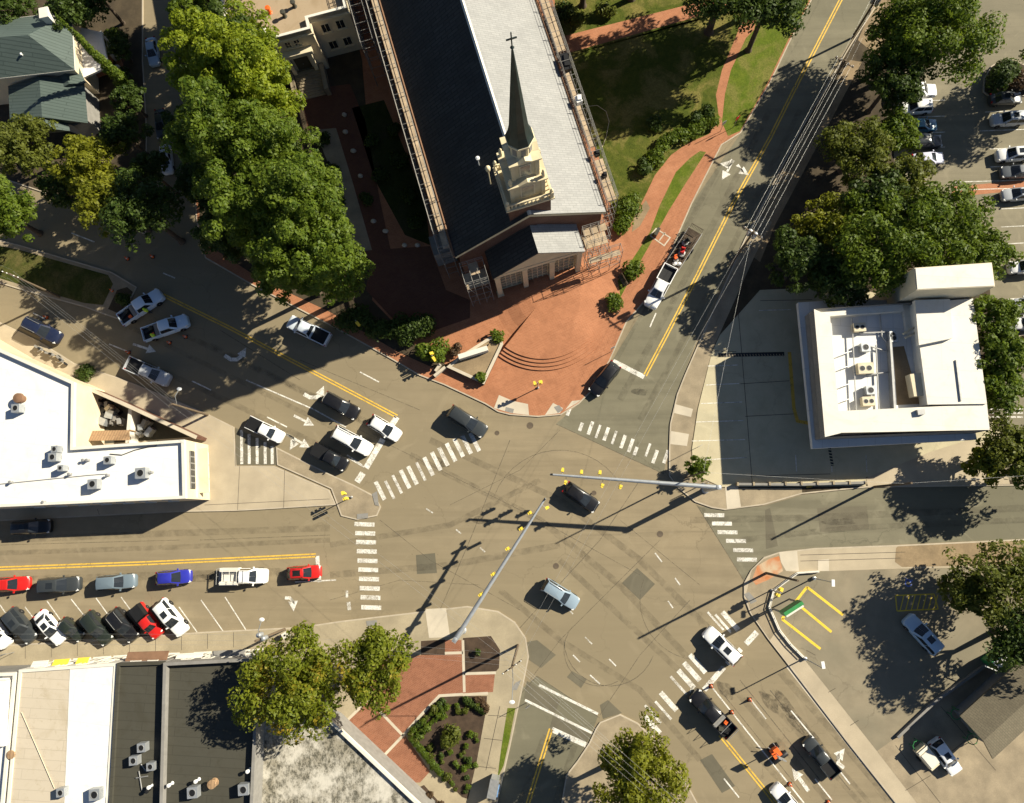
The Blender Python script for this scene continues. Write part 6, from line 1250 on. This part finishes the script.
m=MB(); m.tube([tuple(px(903,334,7.3)),tuple(px(917,326,7.3))],.12,6); m.tube([tuple(px(905,338,7.3)),tuple(px(918,331,7.3))],.12,6); solo(m,'pipe_bridge',W['creamwall'],'two pale pipes bridging the roof well to the raised roof','pipes')
q=px(917,385,7.0); m=MB(); m.box(q,1.3,2.6,5.99,7.2,.1); solo(m,'roof_cabinet',W['creamwall'],'pale cabinet at the right side of the roof well','cabinet')
q=px(921,412,h+.3); m=MB(); m.box(q,.8,.6,h-.01,h+.4,.1); solo(m,'roof_box',W['metal'],'small grey box on the lower right roof of the bank','box')
# bank lot wall
w=gp([(738,484),(800,484.5),(866,482.5)],.9); t=thing('lot_wall','low wall with slotted railing along the shaded lower edge of the bank lot','wall',tuple(w[1])+(.13,)); MB().band(w,.3,.1,.85).build('wall_body',W['greywall'],t)
for i in range(9):
    q=Vector(w[0]).lerp(Vector(w[2]),i/8); m=MB(); m.box(q,.22,.42,.1,.95,.0); m.build('pier',W['concrete3'],t)
m=MB(); m.box(gp([(808,455)],.2)[0],.1,.1,.1,.2) 
# ---- building in the south east corner
h=3.6; q=[px(960,716,h),px(993,759,h)]; ax=(Vector(px(1024,658,h))-Vector(q[0])).normalized(); L=22
E0,E1=q; rd=(E0+E1)/2+Vector((0,0,1.3)); t=thing('corner_house','building with low brown shingled gable roof at the lower right','building',((E0.x+E1.x)/2,(E0.y+E1.y)/2,.13))
for e,nm in ((E0,'roof_slope'),(E1,'roof_slope')):
    m=MB(); a=[tuple(e),tuple(rd),tuple(rd+ax*L),tuple(e+ax*L)]; lo=[(x,y,z-.2) for x,y,z in a]; m.add(a+lo,[(0,1,2,3),(7,6,5,4),(0,4,5,1),(1,5,6,2),(2,6,7,3),(3,7,4,0)]); m.build(nm,W['shingle_b'],t)
i0=E0.lerp(E1,.16)+ax*.8; i1=E0.lerp(E1,.84)+ax*.8; m=MB(); m.prism([tuple(i0[:2]),tuple(i1[:2]),tuple((i1+ax*(L-1))[:2]),tuple((i0+ax*(L-1))[:2])],.1,h-.1); m.add([(i0.x,i0.y,h-.1),(i1.x,i1.y,h-.1),tuple(rd+ax*.8-Vector((0,0,.3)))],[(0,1,2)]); m.build('wall',W['greywall'],t)
edge_windows(t,i0,i1,(1.2,),2,1.4,1.8,'green','glass',.8,out=-1)
# its neighbours
q=px(1003,662,2.6); t=thing('rooftop_unit','teal box unit with pale pipe beside the brown roof','unit',(q.x,q.y,.13)); MB().box(q,1.9,1.1,.13,2.3,.6).build('casing',W['green'],t); MB().box(q,1.7,.9,2.3,2.4,.6).build('lid',W['lampglass'],t); m=MB(); m.tube([tuple(px(985,666,2.6)),tuple(px(997,671,2.6))],.06,6); m.build('pipe',W['lampglass'],t)
for x,y,l in ((918,746,'green hoop barrier beside the pale box trailer'),(956,714,'green hoop barrier at the left corner of the brown roof'),(972,739,'green hoop barrier under the gable of the brown roof')):
    q=px(x,y,.9); m=MB(); m.tube([(q.x+.6*math.cos(a),q.y+.6*math.sin(a),.95) for a in [k*PI/4 for k in range(9)]],.05,6)
    for k in range(0,8,2): a=k*PI/4; m.tube([(q.x+.6*math.cos(a),q.y+.6*math.sin(a),.1),(q.x+.6*math.cos(a),q.y+.6*math.sin(a),.95)],.05,6)
    solo(m,'hoop_barrier',W['green'],l,'barrier','green hoop barriers on the forecourt')
m=MB(); m.band(gp([(897,737),(935,701),(981,668),(1040,630)],.3),.3,.1,.55); solo(m,'lot_kerb_wall',W['greywall'],'low dark wall dividing the worn lot from the forecourt','wall')
# ---- green roofed house
h=6.2; A=px(71.5,11.5,h); B=px(75,70,h); C=px(-12,81,h); D=px(-12,21,h); r1=px(28,35,h+2.6); r0=px(-40,40,h+2.6)
t=thing('house','house with green metal hip roof, white chimney and white porch','house',((A.x+B.x)/2-4,(A.y+B.y)/2,.12))
A,B=Vector(A),Vector(B); C=Vector(px(-40,83,h)); D=Vector(px(-40,24,h))
for i,(nm,f) in enumerate((('roof_slope',[B,A,r1]),('roof_slope',[A,D,r0,r1]),('roof_slope',[C,B,r1,r0]))):
    m=MB(); vs=[tuple(v) for v in f]; n=len(vs); m.add(vs,[tuple(range(n))]); m.build(nm,W['greenmetal'],t)
m=MB(); m.prism(inset([tuple(v[:2]) for v in (A,B,C,D)],.5),.1,h-.01); m.build('wall',W['cream2'],t)
m=MB(); m.ring([tuple(v[:2]) for v in (A,B,C,D)],.18,h-.12,h+.02); m.build('gutter',W['whitewall'],t)
p=px(44,13,h+2.6); m=MB(); m.box(p,1.0,1.3,5,h+2.5,.2); ck=m.build('chimney',W['whitewall'],t); m=MB(); m.box(p,1.2,1.5,h+2.5,h+2.75,.2); m.build('chimney_cap',W['whitewall'],ck)
a=gp([(76,76),(84,82),(86,118),(70,126),(32,112),(30,86)],4.0)
MB().prism(inset(a,.4),.1,3.2).build('rear_wing_wall',W['greywall'],t)  # wing walls coloured grey to stand for the shade on this side
def gable(pts,hr,mat,nm):   # pts: eave quad e0,e1,e2,e3 in order, ridge between mid(e0,e3) and mid(e1,e2)
    e=[Vector(v) for v in pts]; ra=(e[0]+e[3])/2+Vector((0,0,hr)); rb_=(e[1]+e[2])/2+Vector((0,0,hr)); m=MB(); m.add([tuple(v) for v in (*e,ra,rb_)],[(0,1,5,4),(2,3,4,5),(1,2,5),(3,0,4)]); m.build(nm,W[mat],t)
gable([px(88,123,4.2),px(84,78,4.2),px(8,86,4.2),px(10,122,4.2)],1.3,'greenmetal','wing_roof'); gable([px(70,131,4.0),px(64,98,4.0),px(28,102,4.0),px(36,135,4.0)],1.2,'greenmetal','wing_roof')
gable([px(86,83,4.5),px(76,60,4.5),px(52,70,4.5),px(58,90,4.5)],.6,'greenmetal','dormer_roof')
m=MB(); m.prism(gp([(74,26),(101,32),(109,66),(78,80)],3.6),3.3,3.6); m.build('porch_roof',W['whiteroof'],t)
for x,y in ((101,33),(108,64),(105,48),(78,78)): m=MB(); q=px(x,y,3.3); m.tube([(q.x-.1,q.y,.1),(q.x-.1,q.y,3.3)],.16,8); m.build('porch_column',W['whitewall'],t)
m=MB(); m.prism(gp([(74,26),(116,40),(122,66),(80,82)],.6),.1,.6); m.build('porch_floor',W['brick'],t)
m=MB(); m.band(gp([(101,32),(107,40),(111,53),(119,57)],1.1),.3,.6,1.3); m.band(gp([(119,66),(108,68),(107,72)],1.1),.3,.6,1.3); m.build('porch_rail',W['whitewall'],t)
m=MB()
for k in range(5): m.box(px(116+k*1.3,61+k*.2,.4),.42,2.2,.1,.6-.1*k,-.12)
m.build('porch_steps',W['brickwall'],t)
edge_windows(t,inset([tuple(v[:2]) for v in (A,B,C,D)],.5)[0],inset([tuple(v[:2]) for v in (A,B,C,D)],.5)[1],(1.0,3.8),4,1.0,1.5,'whitewall','glass',.8)
p=px(21,54,h+1.6); solo(MB().lathe((p.x,p.y),[(.1,h+.5),(.1,h+1.6),(.18,h+1.65),(.03,h+1.8)],8),'roof_vent',W['lampglass'],'small white vent pipe on the green metal roof','vent')
# ------------------------------------------------------------------ light
EL,AZ=33.5,27.0
w=bpy.data.worlds.new('World'); scene.world=w; w.use_nodes=True; nt=w.node_tree; bg=nt.nodes['Background']
sky=nt.nodes.new('ShaderNodeTexSky'); sky.sky_type='NISHITA'; sky.sun_disc=False; sky.air_density=.65; sky.dust_density=.35; sky.ozone_density=1.3; sky.sun_elevation=math.radians(EL); sky.sun_rotation=math.radians(90-AZ); nt.links.new(sky.outputs[0],bg.inputs[0]); bg.inputs[1].default_value=.05
sl=bpy.data.lights.new('sun','SUN'); sl.energy=5.0; sl.angle=math.radians(.53); sl.color=(1,.92,.75); so=bpy.data.objects.new('sun',sl); COL.objects.link(so)
v=Vector((math.cos(math.radians(AZ))*math.cos(math.radians(EL)),math.sin(math.radians(AZ))*math.cos(math.radians(EL)),math.sin(math.radians(EL)))); so.rotation_euler=v.to_track_quat('Z','Y').to_euler(); so.location=v*150
scene.view_settings.view_transform='Standard'; scene.view_settings.look='None'; scene.view_settings.exposure=.98; scene.view_settings.gamma=1; scene.view_settings.use_curve_mapping=False
